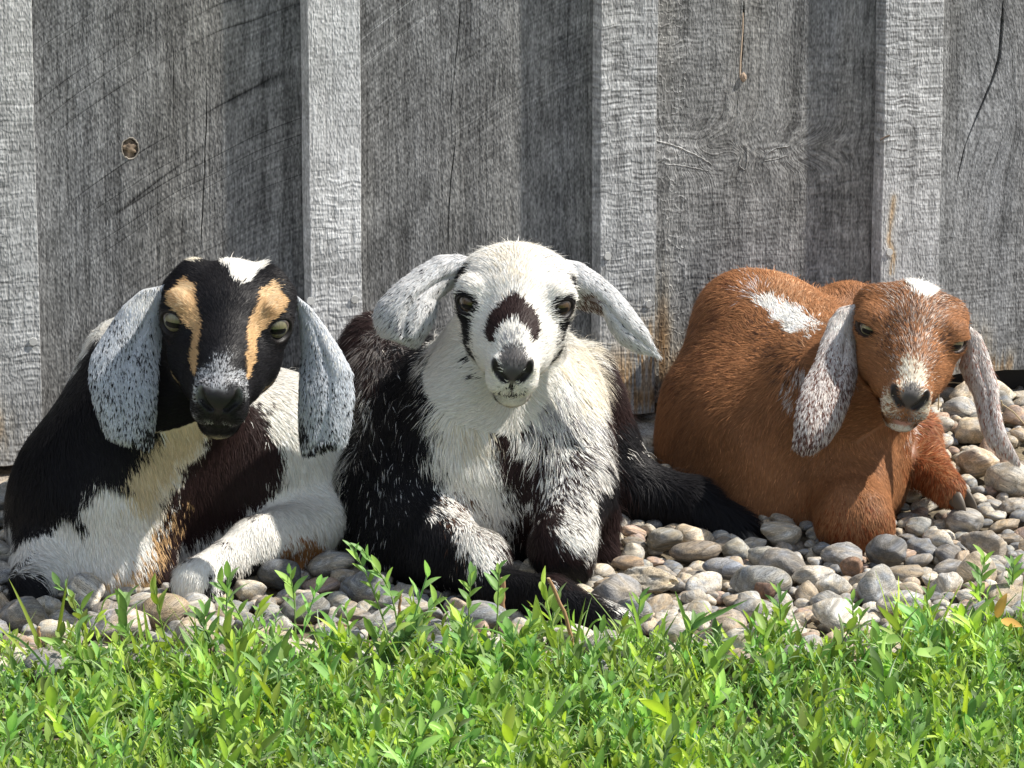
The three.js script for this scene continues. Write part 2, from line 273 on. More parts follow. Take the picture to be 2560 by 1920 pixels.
function surfaceNets(sdf, lo, hi, h, keep) {
  const nx = Math.ceil((hi.x - lo.x) / h) + 1, ny = Math.ceil((hi.y - lo.y) / h) + 1, nz = Math.ceil((hi.z - lo.z) / h) + 1;
  const val = new Float32Array(nx * ny * nz).fill(1), B = 8, id = (i, j, k) => i + nx * (j + ny * k);
  const half = B * h * .87 * 1.35;
  for (let K = 0; K < nz; K += B) for (let J = 0; J < ny; J += B) for (let I = 0; I < nx; I += B) {
    const d = sdf(lo.x + (I + B / 2 - .5) * h, lo.y + (J + B / 2 - .5) * h, lo.z + (K + B / 2 - .5) * h);
    const i1 = Math.min(nx, I + B), j1 = Math.min(ny, J + B), k1 = Math.min(nz, K + B), far = Math.abs(d) > half;
    for (let k = K; k < k1; k++) for (let j = J; j < j1; j++) for (let i = I; i < i1; i++) val[id(i, j, k)] = far ? d : sdf(lo.x + i * h, lo.y + j * h, lo.z + k * h);
  }
  const vid = new Int32Array(nx * ny * nz).fill(-1), pos = [], tri = [], E = [[0, 1], [0, 2], [0, 4], [1, 3], [1, 5], [2, 3], [2, 6], [3, 7], [4, 5], [4, 6], [5, 7], [6, 7]], c = new Float32Array(8);
  for (let k = 0; k < nz - 1; k++) for (let j = 0; j < ny - 1; j++) for (let i = 0; i < nx - 1; i++) {
    let m = 0; for (let q = 0; q < 8; q++) { c[q] = val[id(i + (q & 1), j + (q >> 1 & 1), k + (q >> 2))]; if (c[q] < 0) m |= 1 << q; }
    if (m === 0 || m === 255) continue;
    let x = 0, y = 0, z = 0, n = 0;
    for (const [a, b] of E) { if ((c[a] < 0) === (c[b] < 0)) continue; const t = c[a] / (c[a] - c[b]); x += (a & 1) + ((b & 1) - (a & 1)) * t; y += (a >> 1 & 1) + ((b >> 1 & 1) - (a >> 1 & 1)) * t; z += (a >> 2) + ((b >> 2) - (a >> 2)) * t; n++; }
    vid[id(i, j, k)] = pos.length / 3; pos.push(lo.x + (i + x / n) * h, lo.y + (j + y / n) * h, lo.z + (k + z / n) * h);
  }
  const quad = (a, b, cc, d, flip) => { if (a < 0 || b < 0 || cc < 0 || d < 0) return; if (keep) { const x = (pos[3 * a] + pos[3 * cc]) / 2, y = (pos[3 * a + 1] + pos[3 * cc + 1]) / 2, z = (pos[3 * a + 2] + pos[3 * cc + 2]) / 2; if (!keep(x, y, z)) return; } flip ? tri.push(a, cc, b, a, d, cc) : tri.push(a, b, cc, a, cc, d); };
  for (let k = 1; k < nz - 1; k++) for (let j = 1; j < ny - 1; j++) for (let i = 1; i < nx - 1; i++) {
    const s = val[id(i, j, k)] < 0;
    if (s !== (val[id(i + 1, j, k)] < 0)) quad(vid[id(i, j - 1, k - 1)], vid[id(i, j, k - 1)], vid[id(i, j, k)], vid[id(i, j - 1, k)], !s);
    if (s !== (val[id(i, j + 1, k)] < 0)) quad(vid[id(i - 1, j, k - 1)], vid[id(i - 1, j, k)], vid[id(i, j, k)], vid[id(i, j, k - 1)], !s);
    if (s !== (val[id(i, j, k + 1)] < 0)) quad(vid[id(i - 1, j - 1, k)], vid[id(i, j - 1, k)], vid[id(i, j, k)], vid[id(i - 1, j, k)], !s);
  }
  const used = new Int32Array(pos.length / 3).fill(-1), P = [], T = [];
  for (const v of tri) { if (used[v] < 0) { used[v] = P.length / 3; P.push(pos[3 * v], pos[3 * v + 1], pos[3 * v + 2]); } T.push(used[v]); }
  const N = new Float32Array(P.length), e = h * .6;
  for (let v = 0; v < P.length; v += 3) {
    for (let it = 0; it < 2; it++) {
      const x = P[v], y = P[v + 1], z = P[v + 2];
      let gx = sdf(x + e, y, z) - sdf(x - e, y, z), gy = sdf(x, y + e, z) - sdf(x, y - e, z), gz = sdf(x, y, z + e) - sdf(x, y, z - e); const l = Math.hypot(gx, gy, gz) || 1; gx /= l; gy /= l; gz /= l;
      if (!it) { const d = clamp(sdf(x, y, z), -h * .5, h * .5); P[v] -= gx * d; P[v + 1] -= gy * d; P[v + 2] -= gz * d; } else { N[v] = gx; N[v + 1] = gy; N[v + 2] = gz; }
    }
  }
  return { P, N, T };
}
// ---- coat colours: real fur tones
const C = {
  black: [.010, .0095, .011], brownBlack: [.026, .015, .0145], white: [.74, .72, .67], cream: [.60, .50, .33], warmWhite: [.70, .64, .52], tan: [.50, .32, .16], tanLight: [.60, .44, .26],
  rust: [.27, .122, .055], rustDark: [.14, .058, .03], rustLight: [.40, .22, .12], redBrown: [.19, .055, .02], umber: [.09, .045, .028], grey: [.30, .30, .31], noseGrey: [.10, .095, .095], noseBlack: [.022, .020, .021], pink: [.42, .22, .18], orange: [.32, .15, .055],
};
// a patch of colour is a chain of soft balls in space: [point, radius]
function patchD(chain, x, y, z, zs) {
  let best = 1e9;
  for (let i = 0; i < chain.length; i++) {
    const [a, ra] = chain[i], [b, rb] = chain[Math.min(i + 1, chain.length - 1)];
    const bx = b.x - a.x, by = b.y - a.y, bz = (b.z - a.z) * zs, px = x - a.x, py = y - a.y, pz = (z - a.z) * zs, l = bx * bx + by * by + bz * bz;
    const t = l > 0 ? clamp((px * bx + py * by + pz * bz) / l) : 0; const d = Math.hypot(px - bx * t, py - by * t, pz - bz * t) - lerp(ra, rb, t); if (d < best) best = d;
  }
  return best;
}
function ribbonEar(left, right, zf, bulge, thick, seed, curl = 0) {    // a hanging ear: leathery blade between two outlines, cupped and with thickness
  const re = (pts, n) => { const L = [0]; for (let i = 1; i < pts.length; i++) L.push(L[i - 1] + Math.hypot(pts[i][0] - pts[i - 1][0], pts[i][1] - pts[i - 1][1])); const out = []; for (let i = 0; i <= n; i++) { const s = L.at(-1) * i / n; let k = 1; while (k < pts.length - 1 && L[k] < s) k++; const f = (s - L[k - 1]) / (L[k] - L[k - 1]); out.push([lerp(pts[k - 1][0], pts[k][0], f), lerp(pts[k - 1][1], pts[k][1], f)]); } return out; };
  const NV = 44, NU = 16, A = re(left, NV), B = re(right, NV), mid = [];
  for (let v = 0; v <= NV; v++) { mid.push([]); for (let u = 0; u <= NU; u++) { const f = u / NU, q = 2 * f - 1, t = v / NV, wpx = Math.hypot(A[v][0] - B[v][0], A[v][1] - B[v][1]); const px = lerp(A[v][0], B[v][0], f), py = lerp(A[v][1], B[v][1], f); const z = zf(t, f); const p = at(px, py, z); p.z += Math.min(1, wpx / 110) * (bulge * (1 - q * q) - .30 * bulge * Math.exp(-(((q - .25 + .3 * t) / .16) ** 2)) * sstep(.05, .3, t)) + curl * q * Math.min(1, wpx / 110) + .0022 * (n2(t * 5 + seed, f * 4) - .5); mid[v].push(p); } }
  const P = [], T = [], nrm = [];
  for (let v = 0; v <= NV; v++) for (let u = 0; u <= NU; u++) { const a = mid[Math.min(v + 1, NV)][u].clone().sub(mid[Math.max(v - 1, 0)][u]), b = mid[v][Math.min(u + 1, NU)].clone().sub(mid[v][Math.max(u - 1, 0)]); const n = b.cross(a); if (n.lengthSq() < 1e-16) n.set(0, 0, 1); n.normalize(); if (n.z < 0) n.negate(); nrm.push(n); }
  const push = (s) => { for (let v = 0; v <= NV; v++) for (let u = 0; u <= NU; u++) { const q = 2 * u / NU - 1, p = mid[v][u].clone().addScaledVector(nrm[v * (NU + 1) + u], s * thick * Math.sqrt(Math.max(0, 1 - q ** 6)) * (v === NV ? .2 : 1)); P.push(p.x, p.y, p.z); } };
  push(1); push(-1); const W = NU + 1, o = W * (NV + 1);
  for (let v = 0; v < NV; v++) for (let u = 0; u < NU; u++) { const a = v * W + u, b = a + 1, c = a + W, d = c + 1; T.push(a, c, b, b, c, d, o + a, o + b, o + c, o + b, o + d, o + c); }
  const g = new THREE.BufferGeometry(); g.setAttribute('position', new THREE.Float32BufferAttribute(P, 3)); g.setIndex(T); g.computeVertexNormals();
  let flip = 0; const nn = g.attributes.normal; for (let i = 0; i < o; i++) flip += nn.getZ(i);
  if (flip < 0) { for (let i = 0; i < T.length; i += 3) [T[i + 1], T[i + 2]] = [T[i + 2], T[i + 1]]; g.setIndex(T); g.computeVertexNormals(); }
  return { P, N: Array.from(g.attributes.normal.array), T };
}
const FUR = 1.0;
function makeGoat(spec) {
  const R = rngOf(spec.seed), { pose } = spec;
  // head frame: x to the photo's right, d towards the crown, l along the nose; millimetres times scale
  const rot = new THREE.Matrix4().makeRotationFromEuler(new THREE.Euler(pose.down, pose.yaw, pose.roll, 'ZYX'));
  const S = pose.scale * .001, eye = at(...pose.eye);
  const e0 = V(0, -14, 88).multiplyScalar(S).applyMatrix4(rot), org = eye.clone().sub(e0);
  const hp = (x, d, l) => V(x, d, l).multiplyScalar(S).applyMatrix4(rot).add(org);
  const hv = (x, d, l) => V(x, d, l).applyMatrix4(rot).normalize();
  const e = rot.elements, inv = [e[0], e[1], e[2], e[4], e[5], e[6], e[8], e[9], e[10]];
  const toHead = (x, y, z) => { const px = (x - org.x) / S, py = (y - org.y) / S, pz = (z - org.z) / S; return [inv[0] * px + inv[1] * py + inv[2] * pz, inv[3] * px + inv[4] * py + inv[5] * pz, inv[6] * px + inv[7] * py + inv[8] * pz]; };
  // ---- the head in its own millimetres
  const hc = (a, b, ra, rb) => coneD(V(...a), V(...b), ra, rb), he = (c, r) => ellD(V(...c), r);
  const headParts = [
    [he([0, -26, 46], [50, 41, 50]), 0], [he([0, -16, 72], [53, 26, 38]), 22], [hc([0, -20, 88], [0, -38, 162], 30, 20), 16], [he([0, -25, 128], [27, 23, 44]), 12],
    [he([0, -45, 168], [25, 22.5, 24]), 12], [he([0, -37, 183], [18.5, 13, 12]), 8], [he([12, -56, 176], [13, 13, 17]), 8], [he([-12, -56, 176], [13, 13, 17]), 8], [he([0, -76, 165], [18, 13, 19]), 4],
    [he([0, -64, 145], [20, 22, 40]), 10], [hc([0, -73, 154], [18, -78, 76], 12, 20), 12], [hc([0, -73, 154], [-18, -78, 76], 12, 20), 12], [he([33, -46, 82], [19, 36, 40]), 16], [he([-33, -46, 82], [19, 36, 40]), 16],
    [he([24, -48, 120], [14, 23, 36]), 14], [he([-24, -48, 120], [14, 23, 36]), 14], [he([0, -72, 52], [38, 38, 44]), 20],
  ];
  for (const s of [-1, 1]) headParts.push([he([s * 41, -16, 85], [18.5, 17.5, 19.5]), 15], [hc([s * 47, spec.brow ?? -1.5, 80], [s * 38, spec.brow ?? -1.5, 94], 5.5, 5), 8], [he([s * 44, -14, 42], [14, 16, 16]), 24], [he([s * 15.5, -34, 184], [5.5, 8, 7]), 7]);
  for (const f of spec.bumps || []) headParts.push([he(f[0], f[1]), 9]);
  const eyes = [-1, 1].map((s) => { const c = V(s * 43, -15, 89), o = V(s * .60, .02, .80).normalize(), h0 = V(-s * .72, spec.eyeTilt ?? .2, .62), hh = h0.clone().addScaledVector(o, -h0.dot(o)).normalize(), vv = o.clone().cross(hh).normalize(); if (vv.y < 0) vv.negate(); return { s, c, o, hh, vv }; });
  const carves = eyes.map(({ c, o, hh, vv }) => { const cc = c.clone().addScaledVector(o, 16); return ellD(cc, [14, spec.eyeOpen || 8.6, 10.5], [hh.x, hh.y, hh.z, vv.x, vv.y, vv.z, o.x, o.y, o.z]); });
  for (const s of [-1, 1]) carves.push(hc([s * 18, -28, 188], [s * 15, -37, 190.5], 3.2, 4.4), hc([s * 15, -37, 190.5], [s * 6.5, -45, 192], 4.2, 3));
  carves.push(hc([0, -46, 196], [0, -62, 194], 1.6, 1.6));
  for (let i = -6; i < 6; i++) { const m = (q) => [q * 4.3, -66.5 + .018 * (q * 4.3) ** 2, 189 - .036 * (q * 4.3) ** 2]; carves.push(hc(m(i), m(i + 1), 2.3, 2.3)); }
  const headHi = 240;
  const headSdf = (x, d, l) => { let v = 1e9; for (const [f, k] of headParts) v = smin(v, f(x, d, l), k); for (const c of carves) v = smax(v, -c(x, d, l), 2.2); return v; };
  // ---- body
  const bodyParts = spec.body(hp);
  const sdf = (x, y, z) => {
    let v = 1e9; for (const [f, k] of bodyParts) v = smin(v, f(x, y, z), k);
    const h = toHead(x, y, z), q = Math.hypot(h[0], h[1] + 30, h[2] - 100);
    if (q < 190) v = smin(v, headSdf(...h) * S, .018 * sstep(95, 40, h[2]) * sstep(0, -40, h[1]) + .003); else v = Math.min(v, (q - 130) * S);
    return v;
  };
  const lo = spec.box[0], hi = spec.box[1], neckCut = (x, y, z) => { const h = toHead(x, y, z); return Math.hypot(h[0], h[1] + 30, h[2] - 105) < 128; };
  const hb = hp(0, -30, 105), hr = 135 * S;
  const A = surfaceNets(sdf, lo, hi, .0042, (x, y, z) => !neckCut(x, y, z));
  const Bm = surfaceNets(sdf, V(hb.x - hr, hb.y - hr, hb.z - hr), V(hb.x + hr, hb.y + hr, hb.z + hr), .0020, (x, y, z) => { const h = toHead(x, y, z); return Math.hypot(h[0], h[1] + 30, h[2] - 105) < 131; });
  const ears = spec.ears.map((q) => ribbonEar(...q));
  // ---- colour
  const eyeRatio = (ey, hh) => { const dx = hh[0] - ey.c.x, dy = hh[1] - ey.c.y, dz = hh[2] - ey.c.z; if (Math.hypot(dx, dy, dz) > 30) return -1; const dO = dx * ey.o.x + dy * ey.o.y + dz * ey.o.z; if (dO < 2) return -1; const dh = dx * ey.hh.x + dy * ey.hh.y + dz * ey.hh.z, dv = dx * ey.vv.x + dy * ey.vv.y + dz * ey.vv.z; return Math.hypot(dh / 14, dv / (spec.eyeOpen || 8.6)); };
  const paint = (x, y, z, ear, rnd) => {              // rnd: null for skin (blend), else a random source for one hair
    const h = toHead(x, y, z), isHead = ear < 0 && Math.hypot(h[0], h[1] + 30, h[2] - 100) < 118 && h[2] + .35 * h[1] > 2 && h[2] > 20 + 1.25 * Math.max(0, -h[1] - 58);
    const w1 = n3(x * 170, y * 170, z * 170) - .5, w2 = n3(x * 60 + 9, y * 60, z * 60) - .5;
    const layers = ear >= 0 ? spec.earPaint[ear] : isHead ? spec.headPaint : spec.bodyPaint, hs = isHead || ear >= 0;
    let c = (ear >= 0 ? spec.earBase : isHead ? spec.headBase : spec.bodyBase).slice(), bare = 0, len = ear >= 0 ? spec.len.ear : isHead ? spec.len.head : spec.len.body;
    for (const L of layers) {
      const d = isHead ? patchD(L.mm, L.side ? Math.abs(h[0]) : h[0], h[1], h[2], L.zs ?? .6) * S : patchD(L.at, x, y, z, .12);
      const soft = L.soft ?? (isHead ? .004 : .014), dd = d + w2 * (L.rough ?? 1) * (isHead ? .007 : .022) + w1 * (L.rough ?? 1) * (isHead ? .004 : .012);
      const w = sstep(soft, -soft, dd) * (L.amount ?? 1);
      if (w <= 0) continue;
      if (L.len) len = lerp(len, L.len, w);
      if (rnd) { const fl = w < .97 && (L.amount ?? 1) < 1 ? clamp(((ear >= 0 ? n3(x * 950 + 3, y * 460, z * 600) : isHead ? n3(x * 950 + 3, y * 620, z * 700) : n3(x * 560 + 3, y * 360, z * 560)) - .5) * 1.7 + .5) * .72 + .28 * rnd() : rnd(); const q = L.streak ? clamp(w * .5 + (n3(x * 420, y * 130, z * 300) - .5) * 1.4 * w + (rnd() - .5) * .6 + (w - .5) * .6) : w; if (L.streak ? q > .5 : fl < q) { c = L.c.slice(); if (L.bare) bare = 1; else if (!hs) bare = 0; } }
      else { for (let i = 0; i < 3; i++) c[i] = lerp(c[i], L.c[i], w); if (L.bare && w > .5) bare = 1; }
    }
    if (!hs) { const tv = 1 + (spec.vary || .12) * 2 * (n3(x * 22 + 4, y * 22, z * 22) + .6 * n3(x * 75, y * 75 + 9, z * 75) - .8); c = [c[0] * tv, c[1] * tv, c[2] * tv]; }
    if (isHead) for (const ey of eyes) { const q = eyeRatio(ey, h); if (q > 0 && q < 1.45) { const w = sstep(1.45, 1.2, q); if (rnd ? rnd() < w : w > .5) { c = spec.lid.slice(); if (q < 1.04) bare = 1; len *= .5; } } }
    return { c, bare, len, head: isHead, h };
  };
  // ---- one continuous skin
  const P = [], N = [], T = [], K = [], kind = [];
  const add = (m, ear) => { const o = P.length / 3; for (let i = 0; i < m.P.length; i++) { P.push(m.P[i]); N.push(m.N[i]); } for (let i = 0; i < m.P.length; i += 3) { const q = paint(m.P[i], m.P[i + 1], m.P[i + 2], ear, null); K.push(...q.c); } for (let i = 0; i < m.T.length; i += 3) { T.push(m.T[i] + o, m.T[i + 1] + o, m.T[i + 2] + o); kind.push(ear); } };
  add(A, -1); add(Bm, -1); ears.forEach((q, i) => add(q, i));
  const base = spec.base; const shift = (a) => { const b = new Float32Array(a.length); for (let i = 0; i < a.length; i += 3) { b[i] = a[i] - base.x; b[i + 1] = a[i + 1] - base.y; b[i + 2] = a[i + 2] - base.z; } return b; };
  const g = new THREE.BufferGeometry(); g.setAttribute('position', new THREE.BufferAttribute(shift(P), 3)); g.setAttribute('normal', new THREE.Float32BufferAttribute(N, 3)); g.setAttribute('color', new THREE.Float32BufferAttribute(K, 3)); g.setIndex(T);
  const root = thing(spec.name, base); tag(root, spec.label, 'goat', 'three goat kids resting by the barn');
  part('body', g, new THREE.MeshPhysicalMaterial({ vertexColors: true, roughness: .5, specularIntensity: .5 }), root);
  // ---- coat: tapering hairs laid along the flow of the fur
  const nT = T.length / 3, hP = [], hN = [], hK = [], hT = [];
  const a = V(0, 0, 0), b = V(0, 0, 0), c = V(0, 0, 0), ab = V(0, 0, 0), ac = V(0, 0, 0), n = V(0, 0, 0), p = V(0, 0, 0), f = V(0, 0, 0), sd = V(0, 0, 0), q = V(0, 0, 0), nn = V(0, 0, 0);
  const crown = hp(0, 22, 50), noseP = hp(0, -20, 170);
  for (let t = 0; t < nT; t++) {
    const i0 = 3 * T[3 * t], i1 = 3 * T[3 * t + 1], i2 = 3 * T[3 * t + 2], ear = kind[t];
    a.set(P[i0], P[i0 + 1], P[i0 + 2]); b.set(P[i1], P[i1 + 1], P[i1 + 2]); c.set(P[i2], P[i2 + 1], P[i2 + 2]);
    const area = ab.copy(b).sub(a).cross(ac.copy(c).sub(a)).length() / 2;
    const inHead = ear >= 0 || neckCut(a.x, a.y, a.z);
    let dens = (ear >= 0 ? 900e3 : inHead ? 1000e3 : spec.density || 480e3) * FUR;
    if (N[i0 + 2] < -.35) dens *= .25; if (N[i0 + 1] < -.75) dens *= .4;
    if (a.y < groundY(a.x, a.z) - .006) continue;
    let cnt = area * dens; cnt = Math.floor(cnt) + (R() < cnt % 1 ? 1 : 0);
    for (let k = 0; k < cnt; k++) {
      let u = R(), v = R(); if (u + v > 1) { u = 1 - u; v = 1 - v; }
      p.copy(a).multiplyScalar(1 - u - v).addScaledVector(b, u).addScaledVector(c, v);
      n.set(N[i0] * (1 - u - v) + N[i1] * u + N[i2] * v, N[i0 + 1] * (1 - u - v) + N[i1 + 1] * u + N[i2 + 1] * v, N[i0 + 2] * (1 - u - v) + N[i1 + 2] * u + N[i2 + 2] * v).normalize();
      const col = paint(p.x, p.y, p.z, ear, R); if (col.bare) continue;
      const hh = col.h;
      // flow
      let len = col.len * (.7 + .6 * R()), lift = spec.lift || .32;
      if (ear >= 0) { f.copy(spec.earFlow[ear]); len *= 1; lift = .22; }
      else if (col.head) { // off the nose up the face, out over the cheeks
        const up = hh[1] > -70 ? 1 : -.4, k2 = sstep(60, 20, hh[2]) , tuft = spec.tuft && hh[2] < 62 ? 1 : 0;
        f.copy(hv(hh[0] * .022 * (1 + k2), tuft ? .1 : -.05 - .25 * sstep(20, 60, Math.abs(hh[0])), tuft ? .75 : -up * (hh[2] > 78 ? .9 : .55)));
        if (tuft) { len *= spec.tuft * (.7 + .8 * R()); lift = .45; } else lift = .3;
        if (hh[2] > 150) len *= lerp(.65, .5, sstep(150, 185, hh[2]));
      } else { f.copy(spec.flow(p, n)); const lg = spec.leg(p); if (lg > 0) { len *= lerp(1, .55, lg); f.addScaledVector(spec.legFlow, 1.6 * lg * Math.max(0, n.y)); } }
      const cl = 26, c1 = n3(p.x * cl, p.y * cl, p.z * cl) - .5, c2 = n3(p.x * cl + 31, p.y * cl + 7, p.z * cl) - .5, c3 = n3(p.x * 130 + 3, p.y * 130, p.z * 130) - .5, wv = (col.head || ear >= 0) ? .35 : (spec.wave || .9);
      f.x += wv * (c1 + .7 * c3) + .22 * (R() - .5); f.y += wv * .6 * (c2 - .5 * c3) + .22 * (R() - .5); f.z += .22 * (R() - .5);
      f.addScaledVector(n, -f.dot(n)); if (f.lengthSq() < 1e-6) continue; f.normalize();
      const stray = R() < (spec.stray || .02) ? 1 : 0; if (stray) { lift += .5 * R(); len *= 1.25; }
      sd.copy(f).cross(n).normalize();
      const w = (ear >= 0 || col.head ? .00036 : .00040) * (.7 + .6 * R()) * (stray ? .55 : 1);
      const L1 = Math.sin(lift), L2 = Math.cos(lift), o = hP.length / 3;
      // three stations: root just under the skin, middle, tip leaning to the skin
      const px = p.x - n.x * .0006, py = p.y - n.y * .0006, pz = p.z - n.z * .0006;
      const mx = px + (f.x * L2 * .5 + n.x * L1 * .62) * len, my = py + (f.y * L2 * .5 + n.y * L1 * .62) * len, mz = pz + (f.z * L2 * .5 + n.z * L1 * .62) * len;
      const bend = (R() - .5) * .25, tx = px + (f.x + sd.x * bend + n.x * L1 * .85) * len, ty = py + (f.y + sd.y * bend + n.y * L1 * .85) * len - (col.head ? 0 : len * .08), tz = pz + (f.z + sd.z * bend + n.z * L1 * .85) * len;
      hP.push(px - sd.x * w, py - sd.y * w, pz - sd.z * w, px + sd.x * w, py + sd.y * w, pz + sd.z * w, mx - sd.x * w * .85, my - sd.y * w * .85, mz - sd.z * w * .85, mx + sd.x * w * .85, my + sd.y * w * .85, mz + sd.z * w * .85, tx, ty, tz);
      const tl = (R() - .5) * .55, tl2 = (R() - .5) * .3;
      nn.copy(n).addScaledVector(sd, tl).addScaledVector(f, -.1 + tl2).normalize();
      for (let i = 0; i < 5; i++) hN.push(nn.x, nn.y, nn.z);
      const jt = spec.jit || .36, j = (1 - jt / 2 + jt * R()) * (R() < (spec.tips || 0) ? 1.7 : 1) , jw = 1 + (R() - .5) * .08;
      for (let i = 0; i < 5; i++) hK.push(Math.min(.85, col.c[0] * j * jw), Math.min(.85, col.c[1] * j), Math.min(.85, col.c[2] * j / jw));
      hT.push(o, o + 1, o + 2, o + 1, o + 3, o + 2, o + 2, o + 3, o + 4);
    }
  }
  const hg = new THREE.BufferGeometry(); hg.setAttribute('position', new THREE.BufferAttribute(shift(hP), 3)); hg.setAttribute('normal', new THREE.Float32BufferAttribute(hN, 3)); hg.setAttribute('color', new THREE.Float32BufferAttribute(hK, 3)); hg.setIndex(new THREE.BufferAttribute(Uint32Array.from(hT), 1));
  const fur = part('fur_coat', hg, new THREE.MeshPhysicalMaterial({ vertexColors: true, roughness: .52, specularIntensity: .22, side: THREE.DoubleSide }), root); fur.userData.kind = 'stuff';
  console.log(spec.name, 'skin', T.length / 3, 'hairs', hT.length / 9);
  // ---- eyes
  for (const ey of eyes) {
    const rr = 14 * S, sg = new THREE.SphereGeometry(rr, 48, 32).rotateX(Math.PI / 2), pp = sg.attributes.position, cols = new Float32Array(pp.count * 3);
    for (let i = 0; i < pp.count; i++) { const zc = pp.getZ(i) / rr, ang = Math.acos(clamp(zc, -1, 1)), az = Math.atan2(pp.getY(i), pp.getX(i)), v = .75 + .5 * n2(az * 7 + 30, ang * 3); const ic = spec.iris; if (ang < .78) cols.set([ic[0] * v, ic[1] * v, ic[2] * v], 3 * i); else if (ang < .86) cols.set([.02, .016, .012], 3 * i); else cols.set([.10, .075, .06], 3 * i); }
    sg.setAttribute('color', new THREE.BufferAttribute(cols, 3));
    const gaze = ey.o.clone().multiplyScalar(.75).add(V(0, -.05, .55)).normalize();
    const Z = hv(gaze.x, gaze.y, gaze.z), X = hv(1, -.06 * ey.s, 0); X.addScaledVector(Z, -X.dot(Z)).normalize(); const Y = Z.clone().cross(X);
    const eo = part('eye', sg, new THREE.MeshPhysicalMaterial({ vertexColors: true, roughness: .3, clearcoat: .7, clearcoatRoughness: .03 }), root);
    eo.position.copy(hp(...ey.c.toArray())).sub(base); eo.quaternion.setFromRotationMatrix(new THREE.Matrix4().makeBasis(X, Y, Z));
    const pg = new THREE.PlaneGeometry(2, 2, 20, 8), ps = pg.attributes.position;
    for (let i = 0; i < ps.count; i++) { let u = ps.getX(i), v = ps.getY(i); const m = Math.max(Math.abs(u), Math.abs(v)), l = Math.hypot(u, v) || 1; const k = lerp(1, m / l * 1.0, .6); u *= .58 * k; v *= .2 * k; const r2 = rr * 1.012; ps.setXYZ(i, Math.sin(u) * Math.cos(v) * r2, Math.sin(v) * r2, Math.cos(u) * Math.cos(v) * r2); }
    pg.computeVertexNormals(); part('pupil', pg, new THREE.MeshPhysicalMaterial({ color: lin(.004, .004, .005), roughness: .3, specularIntensity: .5 }), eo);
  }
  // ---- hooves: two claws each
  for (const hf of spec.hooves || []) {
    const grp = new THREE.Group(); grp.name = 'hoof'; root.add(grp);
    const dir = hf.dir.clone().normalize(), sdv = hf.side.clone().normalize(), upv = sdv.clone().cross(dir).normalize(); if (upv.y < 0) upv.negate();
    grp.position.copy(hf.p).sub(base); grp.quaternion.setFromRotationMatrix(new THREE.Matrix4().makeBasis(sdv, upv, sdv.clone().cross(upv)));
    const fw = sdv.clone().cross(upv).dot(dir) > 0 ? 1 : -1;
    for (const s of [-1, 1]) {
      const cg = new THREE.SphereGeometry(1, 28, 20), cp = cg.attributes.position;
      for (let i = 0; i < cp.count; i++) { let x = cp.getX(i), y = cp.getY(i), z = cp.getZ(i); if (y < -.35) y = -.35 + (y + .35) * .25; const tp = 1 - .38 * clamp(z, 0, 1); x *= tp; y *= (1 - .3 * clamp(z)); if (x * s < 0) x *= .55; x += .02 * n3(y * 9, z * 3, s + 5); cp.setXYZ(i, x * hf.r * .5, y * hf.r * .75, fw * z * hf.r * 1.25); }
      cg.computeVertexNormals(); const cm = part('claw', cg, new THREE.MeshStandardMaterial({ color: lin(...hf.c), roughness: .5 }), grp); cm.position.set(s * hf.r * .46, 0, 0); cm.rotation.y = s * fw * .12;
    }
  }
  return { sdf, box: spec.box };
}
// body pieces from places in the photograph with their own depth: [px, py, depth, radius in photo pixels]
const bc = (a, b, k) => [coneD(at(a[0], a[1], a[2]), at(b[0], b[1], b[2]), mm(a[3], a[2]), mm(b[3], b[2])), k];
const be = (a, r, k, ang) => { let m = null; if (ang) { const q = ang * Math.PI / 180, c = Math.cos(q), s = Math.sin(q); m = [c, s, 0, -s, c, 0, 0, 0, 1]; } return [ellD(at(a[0], a[1], a[2]), [mm(r[0], a[2]), mm(r[1], a[2]), mm(r[2], a[2])], m), k]; };
const bp = (z, ...pts) => pts.map(([x, y, r, zz]) => [at(x, y, zz ?? z), mm(r, zz ?? z)]);
const hm = (...pts) => pts.map(([x, d, l, r]) => [V(x, d, l), r]);
const goats = [];
